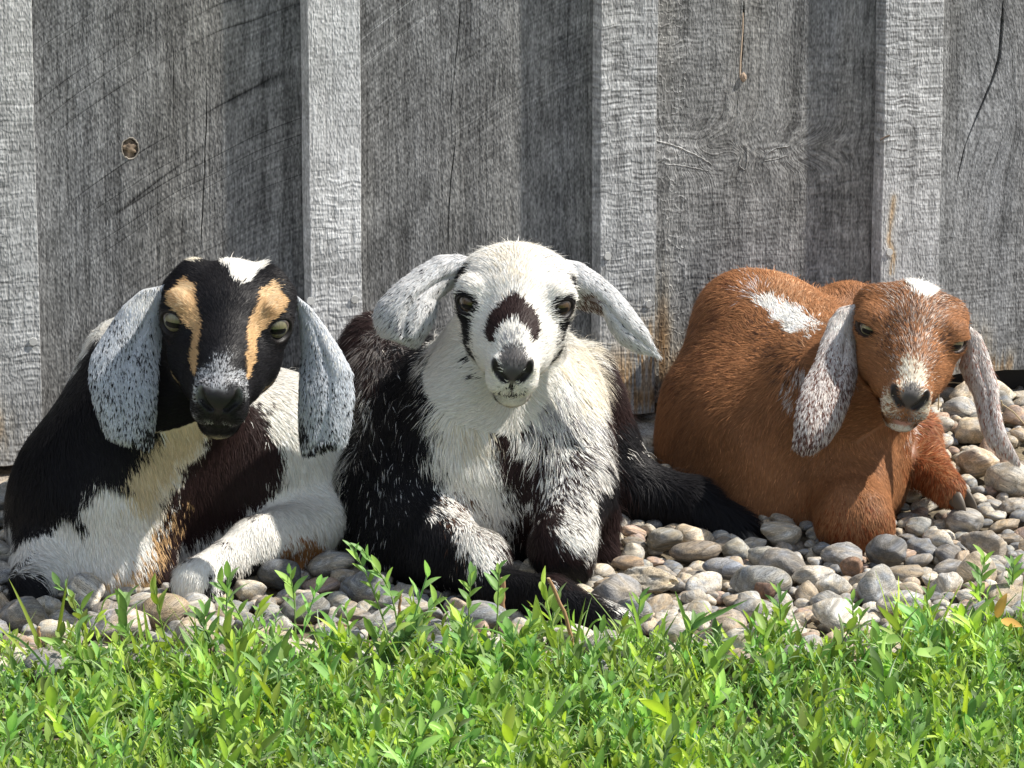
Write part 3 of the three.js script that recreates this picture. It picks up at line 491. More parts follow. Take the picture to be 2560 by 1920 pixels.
// ---- black and white kid on the left
{
  const z = .44;
  goats.push(makeGoat({
    name: 'goat', seed: 11, label: 'black and white goat kid with tan face stripes and speckled drooping ears', base: V(-.33, 0, .42),
    pose: { eye: [566, 799, .52], down: .35, yaw: .04, roll: -.07, scale: 1.10 }, bumps: [[[-32, 4, 38], [15, 12, 15]], [[32, 3, 38], [15, 12, 15]]],
    box: [V(-.56, -.03, .10), V(-.12, .46, .70)], iris: [.17, .155, .09], eyeOpen: 10.2, brow: 1, lid: [.012, .010, .010], leg: (p) => sstep(.43, .47, p.z) * sstep(.16, .12, p.y) * sstep(-.36, -.33, p.x), legFlow: V(-.6, -.4, .5),
    body: (hp) => {
      const nk = hp(0, -62, 26);
      return [
        be([228, 1315, .40], [205, 195, 190], 0), bc([240, 1230, .37, 150], [310, 890, .33, 92], .05), bc([262, 1180, .40, 165], [335, 960, .38, 130], .04),
        [coneD(at(255, 1235, .43), nk, mm(190, .43), .047), .05], [coneD(at(330, 1090, .42), hp(0, -70, 40), mm(120, .42), .045), .03],
        be([640, 1180, .33], [265, 262, 215], .05, 6), bc([420, 1180, .35, 190], [820, 1190, .27, 195], .05), be([840, 1240, .26], [150, 180, 180], .05),
        be([470, 1390, .37], [150, 120, 140], .04), bc([800, 1290, .40, 70], [640, 1360, .46, 62], .02), bc([640, 1360, .46, 60], [488, 1455, .52, 54], .015), bc([488, 1458, .52, 54], [520, 1500, .52, 46], .012), bc([520, 1500, .50, 40], [690, 1450, .43, 38], .008),
        bc([110, 1410, .48, 75], [72, 1470, .54, 42], .03), bc([72, 1470, .54, 40], [95, 1525, .555, 34], .01), be([250, 1430, .47], [170, 90, 110], .04), bc([770, 1370, .40, 55], [730, 1400, .42, 42], .02),
      ];
    },
    ears: [
      [[[412, 712], [355, 722], [307, 763], [260, 834], [228, 887], [223, 935], [233, 994], [251, 1053], [269, 1091], [307, 1106], [366, 1121]], [[412, 722], [408, 775], [405, 828], [397, 887], [393, 946], [390, 1023], [386, 1075], [384, 1100], [382, 1112], [379, 1118], [376, 1121]], (t, f) => lerp(.485, .54, sstep(0, .9, t)), .009, .0017, 3, -.006],
      [[[740, 745], [748, 816], [751, 887], [747, 958], [744, 1029], [745, 1080], [748, 1110], [752, 1130], [757, 1138]], [[738, 738], [774, 763], [815, 816], [851, 870], [880, 923], [886, 982], [880, 1041], [872, 1090], [862, 1112], [815, 1124], [770, 1137]], (t) => lerp(.47, .52, sstep(0, .9, t)), .009, .0017, 5, .006],
    ],
    earBase: [.50, .53, .57], earFlow: [V(-.1, -1, .1), V(.15, -1, .1)],
    earPaint: [
      [{ c: C.black, at: bp(.54, [310, 1000, 170], [330, 850, 90]), amount: .34, soft: .04 }, { c: C.black, at: bp(.54, [370, 1100, 45], [340, 1120, 40]), amount: .7, soft: .015 }, { c: [.6, .6, .58], at: bp(.5, [350, 735, 50]), amount: .7, soft: .02 }, { c: C.black, at: bp(.5, [405, 705, 14], [380, 700, 10]), amount: .7 }],
      [{ c: C.black, at: bp(.51, [790, 1000, 150], [780, 850, 60]), amount: .30, soft: .04 }, { c: C.black, at: bp(.51, [750, 1060, 16], [758, 1132, 20], [850, 1118, 10]), amount: .75, soft: .008 }, { c: C.white, at: bp(.5, [775, 790, 45], [840, 900, 40]), amount: .35, soft: .02 }],
    ],
    len: { ear: .0055, head: .0068, body: .0115 }, headBase: C.black, bodyBase: C.white, density: 500e3, lift: .24, wave: .55, stray: .012,
    headPaint: [
      { side: 1, mm: hm([40, 12, 68, 8], [39, 6, 84, 13.5], [30, -2, 100, 9.5], [25.5, -6, 122, 7], [24, -18, 146, 5.5], [23.5, -28, 158, 3]), c: C.tan, soft: .002, rough: .45 },
      { side: 1, mm: hm([40, 12, 70, 8], [38, 4, 86, 9]), c: C.tanLight, soft: .007, amount: .75 },
      { mm: hm([10, 26, 42, 22], [9, 24, 58, 13], [8, 18, 72, 3]), c: C.white, soft: .0015, rough: .45, len: .012 }, { mm: hm([8, 30, 30, 22]), c: C.white, soft: .002, rough: .5, len: .012 }, { mm: hm([-30, 20, 30, 7]), c: C.warmWhite, soft: .003 },
      { mm: hm([0, -16, 170, 9], [0, -21, 182, 10]), c: [.4, .41, .43], soft: .008, amount: .55 }, { side: 1, mm: hm([15, -22, 176, 7], [23, -38, 182, 5]), c: [.4, .41, .43], soft: .006, amount: .5 }, { side: 1, mm: hm([20, -60, 186, 4]), c: C.grey, soft: .006, amount: .25 },
      { side: 1, mm: hm([36, -64, 100, 8], [31, -66, 116, 6]), c: C.tanLight, soft: .003, zs: .5 }, { mm: hm([0, -88, 170, 9], [0, -86, 184, 6]), c: C.cream, soft: .006, amount: .5 }, { side: 1, mm: hm([5, -62, 192, 2.2], [20, -57, 182, 2.2]), c: C.grey, soft: .003, amount: .6 },
      { side: 1, mm: hm([44, -32, 96, 5], [36, -36, 104, 4]), c: C.brownBlack, soft: .004, amount: .7 },
      { mm: hm([0, -36, 197, 10], [0, -46, 198, 6]), c: C.noseBlack, soft: .002, rough: .3, bare: 1 }, { side: 1, mm: hm([12, -32, 194, 7]), c: C.noseBlack, soft: .002, rough: .3, bare: 1 },
      { mm: hm([0, -96, 46, 30], [0, -92, 80, 16]), c: C.cream, soft: .006 },
    ],
    bodyPaint: [
      { c: C.black, at: bp(.44, [60, 1245, 78], [130, 1160, 110], [200, 1060, 130], [320, 1010, 120], [400, 905, 110], [430, 830, 100]), soft: .006 }, { c: C.black, at: bp(.40, [255, 940, 90], [330, 850, 90]), soft: .006 }, { c: C.black, at: bp(.46, [310, 1120, 75], [345, 1080, 90]), soft: .006 }, { c: C.black, at: bp(.46, [208, 1262, 14], [202, 1292, 10]), soft: .006, amount: .85 },
      { c: C.white, at: bp(.36, [250, 800, 40], [320, 765, 44], [420, 730, 30]), soft: .004, rough: .3 }, { c: C.white, at: bp(.33, [225, 830, 28], [140, 960, 16], [60, 1150, 11]), soft: .003, rough: .25 },
      { c: C.cream, at: bp(.48, [500, 1010, 55], [455, 1080, 68], [385, 1190, 48], [360, 1235, 30]), soft: .010 }, { c: C.warmWhite, at: bp(.5, [500, 1110, 30], [430, 1220, 34], [400, 1290, 34]), soft: .012, amount: .8 },
      { c: C.brownBlack, at: bp(.46, [575, 1110, 80], [600, 1200, 105], [560, 1300, 105], [470, 1400, 85], [440, 1460, 75]), soft: .007 }, { c: C.brownBlack, at: bp(.46, [500, 1180, 45], [440, 1320, 42]), soft: .008 },
      { c: C.tan, at: bp(.5, [432, 1300, 22], [385, 1370, 26], [330, 1440, 42], [310, 1490, 40]), soft: .012, amount: .6 }, { c: C.tanLight, at: bp(.5, [300, 1430, 30], [290, 1490, 35]), soft: .014, amount: .5 },
      { c: C.white, at: bp(.55, [780, 1300, 70], [640, 1372, 62], [490, 1455, 62], [500, 1500, 46]), soft: .006 }, { c: C.black, at: bp(.5, [575, 1455, 34], [660, 1440, 34]), soft: .005 }, { c: C.black, at: bp(.55, [60, 1488, 58], [95, 1530, 55]), soft: .005, rough: .5 }, { c: C.orange, at: bp(.42, [745, 1385, 42], [780, 1360, 30]), soft: .012, amount: .85 },
    ],
    flow: (p, n) => V(.18 + (n.y > .4 ? .5 : 0), -1, -.15),
    hooves: [{ p: at(108, 1538, .565), dir: V(.2, -.25, 1), side: V(1, 0, -.1), r: .016, c: [.06, .04, .025] }],
  }));
}

// ---- white-faced black and grey kid in the middle
{
  goats.push(makeGoat({
    name: 'goat', seed: 23, label: 'shaggy white faced goat kid with black nose arch and grizzled coat in the middle', base: V(.0, 0, .36),
    pose: { eye: [1288, 752, .43], down: .36, yaw: -.01, roll: -.035, scale: 1.0 }, bumps: [[[0, 4, 48], [42, 14, 34]]],
    box: [V(-.22, -.03, .04), V(.30, .46, .74)], iris: [.07, .042, .022], eyeOpen: 8.6, lid: [.012, .010, .010], leg: (p) => sstep(.38, .44, p.z) * sstep(.13, .09, p.y), legFlow: V(.35, -.4, .8),
    body: (hp) => [
      be([1175, 1160, .30], [306, 300, 290], 0), [coneD(at(1140, 1110, .36), hp(0, -62, 26), mm(165, .36), .048), .045], [coneD(at(1170, 1010, .38), hp(0, -72, 44), mm(105, .38), .042), .03],
      be([945, 890, .22], [90, 105, 120], .05), bc([980, 1000, .28, 135], [1000, 1200, .34, 150], .05), be([1370, 1080, .33], [140, 190, 170], .05), be([1400, 1200, .36], [105, 130, 130], .04), bc([1330, 950, .27, 130], [1440, 1020, .20, 100], .05),
      bc([940, 1230, .38, 100], [1090, 1370, .46, 92], .035), bc([1090, 1370, .46, 90], [1195, 1405, .505, 74], .025), bc([1195, 1405, .505, 72], [1215, 1440, .51, 56], .015),
      bc([1440, 1230, .40, 80], [1405, 1370, .47, 74], .03), bc([1405, 1370, .47, 74], [1420, 1405, .465, 62], .015),
      bc([1225, 1462, .53, 48], [1380, 1500, .585, 52], .02), bc([1380, 1500, .585, 52], [1530, 1560, .63, 48], .02), be([1000, 1380, .40], [110, 90, 110], .04),
      bc([1450, 940, .17, 80], [1500, 1110, .19, 80], .03), bc([1505, 1110, .19, 78], [1560, 1210, .205, 74], .02), bc([1560, 1215, .205, 72], [1730, 1262, .23, 58], .02), bc([1730, 1262, .23, 56], [1845, 1322, .25, 44], .015), bc([1490, 1300, .36, 50], [1500, 1370, .37, 40], .03),
    ],
    ears: [
      [[[1185, 648], [1150, 634], [1098, 636], [1045, 666], [992, 706], [952, 746], [938, 772], [938, 805], [952, 836], [999, 853], [1045, 863]], [[1185, 690], [1140, 715], [1118, 732], [1096, 750], [1094, 775], [1090, 800], [1080, 820], [1070, 835], [1062, 848], [1056, 856], [1048, 864]], (t) => lerp(.385, .42, sstep(0, .8, t)), .014, .0022, 11, -.004],
      [[[1415, 650], [1450, 656], [1496, 686], [1542, 726], [1576, 765], [1615, 818], [1632, 858], [1646, 889]], [[1425, 765], [1455, 772], [1490, 780], [1510, 790], [1524, 825], [1549, 858], [1582, 878], [1646, 892]], (t, f) => lerp(.385, .40, sstep(0, .8, t)) - .012 * sstep(.35, .05, t) * sstep(.3, .9, f), .012, .0022, 13, .004],
    ],
    earBase: [.60, .60, .60], earFlow: [V(-.8, -.7, .1), V(.8, -.7, .1)],
    earPaint: [[{ c: [.16, .17, .19], at: bp(.42, [985, 775, 20], [998, 810, 12]), amount: .8, soft: .012 }, { c: C.black, at: bp(.42, [1020, 780, 140]), amount: .2, soft: .03 }], [{ c: C.black, at: bp(.4, [1560, 790, 150]), amount: .14, soft: .03 }, { c: C.umber, at: bp(.39, [1470, 757, 26], [1495, 770, 14]), amount: .7, soft: .008 }]],
    len: { ear: .006, head: .010, body: .019 }, headBase: C.white, bodyBase: C.white, density: 460e3, lift: .28, wave: 1.1, stray: .04,
    headPaint: [
      { mm: hm([0, 20, 50, 26], [0, 12, 80, 18]), c: C.warmWhite, soft: .02, amount: .55, len: .014 }, { mm: hm([22, 24, 40, 14]), c: C.umber, soft: .02, amount: .12 },
      { mm: hm([-22, -18, 153, 7], [-16, -6, 140, 8.5], [0, 0, 130, 10], [14, -6, 140, 8.5], [19, -16, 156, 6]), c: C.brownBlack, soft: .0025, rough: .35 },
      { side: 1, mm: hm([43, -32, 97, 13], [38, -44, 106, 11], [38, -58, 108, 7]), c: C.black, soft: .004, rough: .8 }, { side: 1, mm: hm([43, -14, 90, 15]), c: C.black, soft: .002, rough: .3 }, { mm: hm([-50, 12, 62, 8], [-54, 0, 66, 8], [-52, -10, 72, 6]), c: C.black, soft: .003, rough: .7 }, { mm: hm([52, 8, 62, 6], [55, -4, 66, 6]), c: C.black, soft: .003, rough: .7 },
      { side: 1, mm: hm([40, 2, 94, 6.5], [47, 2, 82, 7]), c: C.white, soft: .003, amount: .8 },
      { mm: hm([-40, -58, 108, 10], [-36, -72, 118, 8]), c: C.black, soft: .004, amount: .85, rough: 1.3 }, { mm: hm([-28, -50, 130, 8]), c: C.black, soft: .008, amount: .38, rough: 1.2 }, { mm: hm([41, -62, 108, 10], [38, -82, 112, 9], [30, -92, 130, 5]), c: C.black, soft: .004, amount: .8, rough: 1.2 }, { mm: hm([-42, -80, 92, 6], [-36, -92, 106, 6]), c: C.black, soft: .006, amount: .55, rough: 1.3 },
      { mm: hm([0, -14, 172, 11], [0, -20, 186, 12]), c: C.grey, soft: .006, amount: .5 },
      { mm: hm([0, -26, 190, 13], [0, -36, 197, 10]), c: C.noseGrey, soft: .004, rough: .4 }, { mm: hm([0, -38, 198, 9]), c: [.06, .056, .058], soft: .003, rough: .3, bare: 1 }, { side: 1, mm: hm([17, -30, 188, 5.5], [15, -36, 190, 6], [8, -44, 192, 6]), c: C.noseBlack, soft: .0015, rough: .2, bare: 1, zs: .4 }, { mm: hm([0, -48, 196, 3], [0, -60, 194, 2.6]), c: C.noseBlack, soft: .002, rough: .3 },
      { side: 1, mm: hm([10, -58, 196, 7]), c: C.noseBlack, soft: .006, amount: .3 }, { side: 1, mm: hm([0, -67, 188, 4.4], [11, -65, 184, 4.2], [20, -60, 175, 3.2]), c: C.noseBlack, soft: .0015, rough: .25, bare: 1, zs: .4 }, { mm: hm([-17, -82, 176, 2.6]), c: C.noseBlack, soft: .0015, rough: .2 },
      { mm: hm([0, -90, 170, 8]), c: C.cream, soft: .008, amount: .4 },
    ],
    bodyPaint: [
      { c: [.36, .35, .36], at: bp(.42, [1390, 1120, 150], [1360, 1260, 100]), soft: .03, amount: .5 }, { c: C.brownBlack, at: bp(.42, [1390, 1170, 130], [1360, 1290, 100]), soft: .03, amount: .46 },
      { c: C.brownBlack, at: bp(.4, [1265, 1140, 70], [1295, 1230, 96], [1310, 1330, 100]), soft: .016, amount: .72 }, { c: C.brownBlack, at: bp(.4, [1250, 1080, 40], [1290, 1160, 72]), soft: .012, amount: .9 },
      { c: C.black, at: bp(.36, [1010, 880, 90], [1030, 990, 110], [985, 1110, 125], [960, 1230, 125], [1010, 1340, 110], [1080, 1300, 90]), soft: .014 }, { c: [.5, .5, .5], at: bp(.4, [1000, 1300, 100], [960, 1000, 90]), soft: .03, amount: .10 },
      { c: C.brownBlack, at: bp(.25, [900, 820, 90], [880, 920, 60]), soft: .012 }, { c: [.22, .2, .19], at: bp(.3, [950, 880, 50], [870, 930, 30]), soft: .014, amount: .5 }, { c: [.45, .44, .42], at: bp(.34, [865, 1010, 32], [848, 1110, 32], [840, 1160, 20]), soft: .012, amount: .75 },
      { c: C.white, at: bp(.44, [1130, 850, 60], [1140, 1000, 56], [1150, 1120, 62], [1190, 1210, 62], [1230, 1270, 44]), soft: .014 }, { c: C.warmWhite, at: bp(.44, [1180, 940, 60], [1170, 1060, 60]), soft: .02, amount: .6 },
      { c: [.2, .2, .2], at: bp(.4, [1085, 900, 12], [1090, 1050, 16]), soft: .014, amount: .45 },
      { c: C.brownBlack, at: bp(.2, [1560, 880, 90], [1575, 1000, 95], [1570, 1080, 80]), soft: .010 }, { c: C.black, at: bp(.22, [1560, 1150, 110], [1640, 1250, 130], [1800, 1310, 110], [1870, 1340, 90]), soft: .006 },
      { c: C.warmWhite, at: bp(.3, [1440, 880, 46], [1475, 960, 36]), soft: .012, amount: .8 }, { c: C.white, at: bp(.25, [1575, 1128, 8], [1610, 1145, 9]), soft: .006, amount: .6 },
      { c: C.black, at: bp(.5, [1060, 1390, 90], [1150, 1430, 80], [1200, 1470, 40]), soft: .012, amount: .9 }, { c: C.umber, at: bp(.5, [1150, 1290, 30], [1190, 1340, 36]), soft: .018, amount: .6 }, { c: C.white, at: bp(.5, [1170, 1330, 24], [1220, 1390, 26], [1250, 1420, 26]), soft: .012, amount: .75 },
      { c: C.brownBlack, at: bp(.46, [1380, 1340, 76], [1430, 1400, 80], [1350, 1420, 50]), soft: .010 }, { c: C.white, at: bp(.46, [1410, 1300, 24], [1470, 1345, 24]), soft: .010, amount: .9 }, { c: C.brownBlack, at: bp(.36, [1530, 1300, 60], [1520, 1380, 50]), soft: .01 },
      { c: C.black, at: bp(.58, [1260, 1490, 66], [1390, 1520, 80], [1540, 1580, 90]), soft: .004, rough: .4 },
    ],
    flow: (p, n) => V(.12 + (p.x > .03 ? .28 : -.12) + (n.y > .5 ? .2 : 0), -1, -.25),
    hooves: [{ p: at(1560, 1578, .65), dir: V(1, -.35, .25), side: V(-.2, 0, 1), r: .017, c: [.03, .028, .026] }, { p: at(1868, 1345, .26), dir: V(1, -.3, .2), side: V(-.2, 0, 1), r: .015, c: [.06, .055, .045] }],
  }));
}

// ---- rust-brown kid on the right
{
  goats.push(makeGoat({
    name: 'goat', seed: 37, label: 'rust brown goat kid with white crown patch and frosted ears on the right', base: V(.36, 0, .12),
    pose: { eye: [2280, 830, .235], down: .36, yaw: -.02, roll: -.17, scale: 1.0 }, bumps: [],
    box: [V(.13, -.03, -.16), V(.58, .44, .44)], iris: [.20, .18, .10], brow: -4, eyeTilt: .08, eyeOpen: 5.6, lid: [.03, .018, .014], leg: (p) => sstep(.15, .2, p.z) * sstep(.13, .09, p.y), legFlow: V(.4, -.3, .8),
    body: (hp) => [
      be([1945, 1120, .09], [238, 235, 245], 0), be([2000, 1010, .165], [62, 120, 62], .03), be([1846, 772, -.02], [44, 38, 60], .02), [coneD(at(1960, 1130, .12), hp(0, -60, 24), mm(190, .12), .050), .08], [coneD(at(2060, 1060, .16), hp(0, -72, 44), mm(120, .16), .044), .03],
      be([1868, 985, .0], [152, 210, 180], .08), be([1790, 1080, .03], [100, 140, 140], .07), bc([1866, 786, -.035, 70], [1930, 815, -.02, 78], .05), bc([1930, 860, .0, 105], [2040, 880, .05, 92], .08), be([2120, 775, -.065], [75, 62, 80], .03), bc([1960, 880, -.02, 120], [2120, 860, -.05, 90], .05),
      bc([1732, 985, .05, 48], [1718, 1100, .06, 44], .03), be([2140, 1180, .14], [125, 150, 140], .05), bc([2120, 1215, .19, 105], [2135, 1300, .28, 92], .035), bc([2135, 1300, .28, 90], [2150, 1320, .285, 80], .015), be([1960, 1270, .14], [190, 85, 140], .05),
      bc([2230, 1075, .10, 60], [2296, 1080, .11, 46], .025), bc([2296, 1080, .11, 46], [2312, 1165, .145, 48], .015), bc([2312, 1168, .145, 48], [2372, 1226, .19, 44], .012), bc([1715, 1100, .04, 38], [1722, 1210, .07, 32], .03),
    ],
    ears: [
      [[[2136, 760], [2099, 768], [2076, 796], [2058, 841], [2040, 896], [2012, 951], [1994, 993], [1987, 1038], [1985, 1080], [1978, 1112], [1989, 1125], [2018, 1131]], [[2138, 770], [2140, 823], [2141, 869], [2145, 924], [2136, 970], [2119, 1020], [2101, 1066], [2074, 1107], [2050, 1122], [2035, 1128], [2024, 1131]], (t) => lerp(.20, .285, sstep(0, .9, t)), .012, .0021, 21, -.004],
      [[[2414, 850], [2404, 896], [2398, 915], [2412, 947], [2434, 988], [2444, 1029], [2453, 1070], [2471, 1112], [2498, 1134], [2530, 1153], [2545, 1158]], [[2424, 815], [2447, 832], [2466, 873], [2482, 924], [2493, 960], [2496, 1006], [2505, 1052], [2517, 1089], [2540, 1134], [2549, 1156], [2550, 1160]], (t) => lerp(.19, .245, sstep(0, .9, t)), .012, .0021, 27, .004],
    ],
    earBase: [.58, .53, .50], earFlow: [V(-.2, -1, .1), V(.2, -1, .1)],
    earPaint: [[{ c: [.12, .055, .04], at: bp(.26, [2060, 980, 150], [2090, 880, 60]), amount: .42, soft: .04 }, { c: [.10, .05, .04], at: bp(.28, [2010, 1105, 40], [2080, 1095, 26], [2125, 1010, 14], [2140, 930, 10]), amount: .6, soft: .012 }, { c: C.white, at: bp(.2, [2100, 800, 34]), amount: .5, soft: .02 }], [{ c: [.30, .14, .10], at: bp(.22, [2470, 980, 140], [2520, 1130, 50]), amount: .28, soft: .03 }, { c: C.rustDark, at: bp(.22, [2405, 905, 12]), amount: .6, soft: .008 }]],
    len: { ear: .006, head: .0085, body: .0125 }, headBase: C.rust, bodyBase: C.rust, density: 500e3, lift: .26, vary: .2, wave: .9, stray: .03,
    headPaint: [
      { mm: hm([0, 14, 70, 48], [0, 0, 110, 30], [0, -10, 150, 24]), c: [.46, .37, .31], soft: .02, amount: .56 }, { mm: hm([0, 14, 66, 58], [0, -6, 112, 38]), c: C.umber, soft: .02, amount: .42 },
      { side: 1, mm: hm([42, 8, 76, 14]), c: C.rust, soft: .012, amount: .6 }, { side: 1, mm: hm([40, -46, 100, 22], [34, -60, 128, 16]), c: C.rust, soft: .016, amount: .7 },
      { mm: hm([6, 26, 30, 20], [6, 24, 50, 13], [6, 19, 60, 6]), c: C.white, soft: .002, rough: .6, len: .014 },
      { mm: hm([0, -12, 160, 6], [0, -16, 172, 12], [0, -22, 184, 13]), c: C.warmWhite, soft: .008, amount: .75 }, { side: 1, mm: hm([18, -46, 184, 11], [20, -60, 178, 11]), c: C.warmWhite, soft: .008, amount: .7 }, { side: 1, mm: hm([8, -62, 190, 9]), c: C.grey, soft: .008, amount: .6 }, { side: 1, mm: hm([30, -50, 168, 7]), c: C.rustLight, soft: .008, amount: .5 },
      { mm: hm([0, -30, 192, 9], [0, -36, 197, 9]), c: [.14, .13, .125], soft: .004, rough: .4 }, { mm: hm([0, -38, 198, 10]), c: [.07, .062, .06], soft: .003, rough: .3, bare: 1 }, { side: 1, mm: hm([17, -30, 188, 5], [15, -36, 190, 5.5], [8, -44, 192, 5.5]), c: [.035, .03, .03], soft: .0015, rough: .2, bare: 1, zs: .4 }, { mm: hm([0, -48, 196, 4], [0, -60, 194, 4]), c: C.noseGrey, soft: .003, amount: .7 }, { side: 1, mm: hm([14, -60, 192, 5]), c: C.noseGrey, soft: .006, amount: .35 },
      { mm: hm([0, -90, 160, 20], [0, -86, 178, 15]), c: C.white, soft: .003, rough: .5 }, { mm: hm([-6, -70, 184, 4.4], [6, -70.5, 184, 3.6]), c: C.pink, soft: .002, rough: .3, bare: 1 }, { side: 1, mm: hm([0, -66, 188, 2.8], [11, -64, 184, 2.8], [21, -58, 174, 2.4]), zs: .4, c: C.umber, soft: .002, rough: .4 },
      { side: 1, mm: hm([45, -26, 96, 4], [34, -30, 106, 3.5]), c: C.umber, soft: .004, amount: .7 },
    ],
    bodyPaint: [
      { c: C.rustLight, at: bp(.08, [1960, 740, 60], [2010, 800, 60]), soft: .02, amount: .5 }, { c: C.umber, at: bp(.08, [1920, 840, 40], [1970, 870, 50], [2030, 890, 44]), soft: .03, amount: .55 }, { c: C.rustDark, at: bp(.02, [1760, 860, 80], [1830, 720, 40], [1700, 930, 50]), soft: .03, amount: .4 },
      { c: C.white, at: bp(.04, [1895, 752, 10], [1960, 778, 24], [2030, 805, 36], [2090, 835, 44]), soft: .003, rough: .22 }, { c: [.52, .46, .42], at: bp(.2, [2005, 940, 24], [1975, 1000, 24], [1960, 1030, 12]), soft: .010, amount: .75, streak: 1 }, { c: [.5, .42, .4], at: bp(0, [1880, 715, 24]), soft: .016, amount: .4 },
      { c: [.55, .47, .4], at: bp(.2, [2000, 1325, 34], [2040, 1345, 26]), soft: .014, amount: .6 },
      { c: C.redBrown, at: bp(.2, [2330, 1060, 60], [2340, 1150, 80], [2390, 1220, 80]), soft: .02, amount: .6 }, { c: C.redBrown, at: bp(.3, [2100, 1330, 70], [2180, 1340, 60]), soft: .03, amount: .5 }, { c: [.5, .4, .35], at: bp(.14, [2275, 1080, 14], [2275, 1130, 14]), soft: .008, amount: .5 }, { c: C.umber, at: bp(.05, [1690, 1160, 40]), soft: .02, amount: .6 },
    ],
    jit: .5, tips: .06, flow: (p, n) => { const t = sstep(.25, .95, n.y); return V(lerp(-.4, -.05, sstep(.2, .4, p.x)), lerp(-1, -.4, t), lerp(-.3, -.8, t)); },
    hooves: [{ p: at(2400, 1250, .20), dir: V(.6, -.6, .6), side: V(.75, 0, -.7), r: .0155, c: [.09, .07, .05] }],
  }));
}


// ------------------------------------------------------------------ pebbles
const goatNear = (x, y, z) => { let m = 1; for (const g of goats) { const [a, b] = g.box; if (x < a.x || x > b.x || z < a.z || z > b.z) continue; m = Math.min(m, g.sdf(x, y, z)); } return m; };
function stoneGeo(seed, detail, opt = {}) {
  const r = rngOf(seed), g = mergeVertices(new THREE.IcosahedronGeometry(1, detail).deleteAttribute('uv').deleteAttribute('normal')), p = g.attributes.position, pl = [];
  for (let i = 0; i < (opt.cuts ?? 4); i++) { const n = V(r() * 2 - 1, r() * 2 - 1, r() * 2 - 1).normalize(); pl.push([n, .52 + .34 * r(), .65 + .33 * r()]); }
  const o = seed * 3.7, rough = opt.rough ?? .10, uv = new Float32Array(p.count * 2), q = V(0, 0, 0);
  for (let i = 0; i < p.count; i++) {
    q.fromBufferAttribute(p, i); const u0 = Math.atan2(q.x, q.z) / Math.PI, v0 = q.y;
    for (const [n, c, k] of pl) { const d = q.dot(n) - c; if (d > 0) q.addScaledVector(n, -d * k); }
    const s = 1 + .30 * (n3(q.x * 1.1 + o, q.y * 1.1 + 7, q.z * 1.1 + o) - .5) + rough * (n3(q.x * 3.2 + o, q.y * 3.2, q.z * 3.2) - .5) + (opt.pit ? -opt.pit * sstep(.60, .72, n3(q.x * 5 + o, q.y * 5, q.z * 5)) : 0);
    q.multiplyScalar(s); p.setXYZ(i, q.x, q.y, q.z); uv[2 * i] = q.x * .45 + q.z * .30 + o * .13 + (u0 * 0); uv[2 * i + 1] = q.y * .5 + q.z * .22 + o * .29;
  }
  g.computeBoundingBox(); const b = g.boundingBox; g.translate(-(b.min.x + b.max.x) / 2, -(b.min.y + b.max.y) / 2, -(b.min.z + b.max.z) / 2); g.scale(2 / (b.max.x - b.min.x), 2 / (b.max.y - b.min.y), 2 / (b.max.z - b.min.z));
  g.setAttribute('uv', new THREE.BufferAttribute(uv, 2)); g.computeVertexNormals(); return g;
}
const stoneMaps = [0, 1, 2].map((k) => dataTex(512, 512, (i, j, o) => {
  const x = i / 512, y = j / 512, pat = fb2(x * 7 + k * 9, y * 7 + k, 4), sp = n2(x * 170 + k, y * 170), sp2 = n2(x * 80, y * 80 + k * 5), vein = Math.pow(1 - Math.abs(2 * fb2(x * 5 + 3 * k, y * 9 + 20, 4) - 1), k === 1 ? 14 : 34);
  const lay = k === 2 ? .09 * (n2(x * 4 + 2 * fb2(x * 4, y * 4, 2), y * 34) - .5) : 0;
  let v = .70 + .42 * (pat - .5) + .26 * (sp - .5) + .20 * (sp2 - .5) + lay; v += k === 1 ? vein * .20 : 0;
  if (k === 0 && sp * sp2 < .06) v -= .22;
  const wm = (fb2(x * 5 + 60 + k, y * 5, 3) - .5) * .20; o[0] = v * (1 + wm); o[1] = v * (1 + wm * .3); o[2] = v * (1 - wm * .9);
}, true));
const stoneBump = dataTex(512, 512, (i, j, o) => { const v = .5 + .5 * (fb2(i / 512 * 40, j / 512 * 40, 4) - .5) + .3 * (n2(i / 512 * 150, j / 512 * 150) - .5); o[0] = o[1] = o[2] = v; }, false);
const stoneTones = [[.44, .43, .41], [.38, .38, .37], [.26, .27, .285], [.52, .49, .44], [.60, .55, .46], [.66, .62, .54], [.46, .39, .30], [.70, .67, .61], [.38, .34, .29], [.56, .47, .37], [.42, .42, .39], [.50, .38, .31], [.56, .53, .48], [.32, .31, .30], [.62, .54, .43]];
const stoneMats = []; stoneTones.forEach((c, i) => [0, 1, 2].forEach((k) => stoneMats.push(new THREE.MeshStandardMaterial({ color: lin(c[0] * 1.5, c[1] * 1.46, c[2] * 1.40), map: stoneMaps[k], bumpMap: stoneBump, bumpScale: .0008, roughness: .68 + .05 * k }))));
const stoneGeos = [...Array(26)].map((_, i) => stoneGeo(100 + i, 4, { cuts: 2 + i % 7, rough: .06 + .07 * (i % 4) }));
const stoneLow = [...Array(12)].map((_, i) => stoneGeo(300 + i, 2, { cuts: 3 }));
const stoneTiny = [...Array(12)].map((_, i) => stoneGeo(400 + i, 1, { cuts: 2 }));
const grassEdge = (x) => .735 - .17 * sstep(.22, .62, x) + .05 * (fb2(x * 6 + 11, 3, 2) - .5);
const laid = [], laidGrid = new Map();
const cellKey = (x, z) => `${Math.floor(x / .06)},${Math.floor(z / .06)}`;
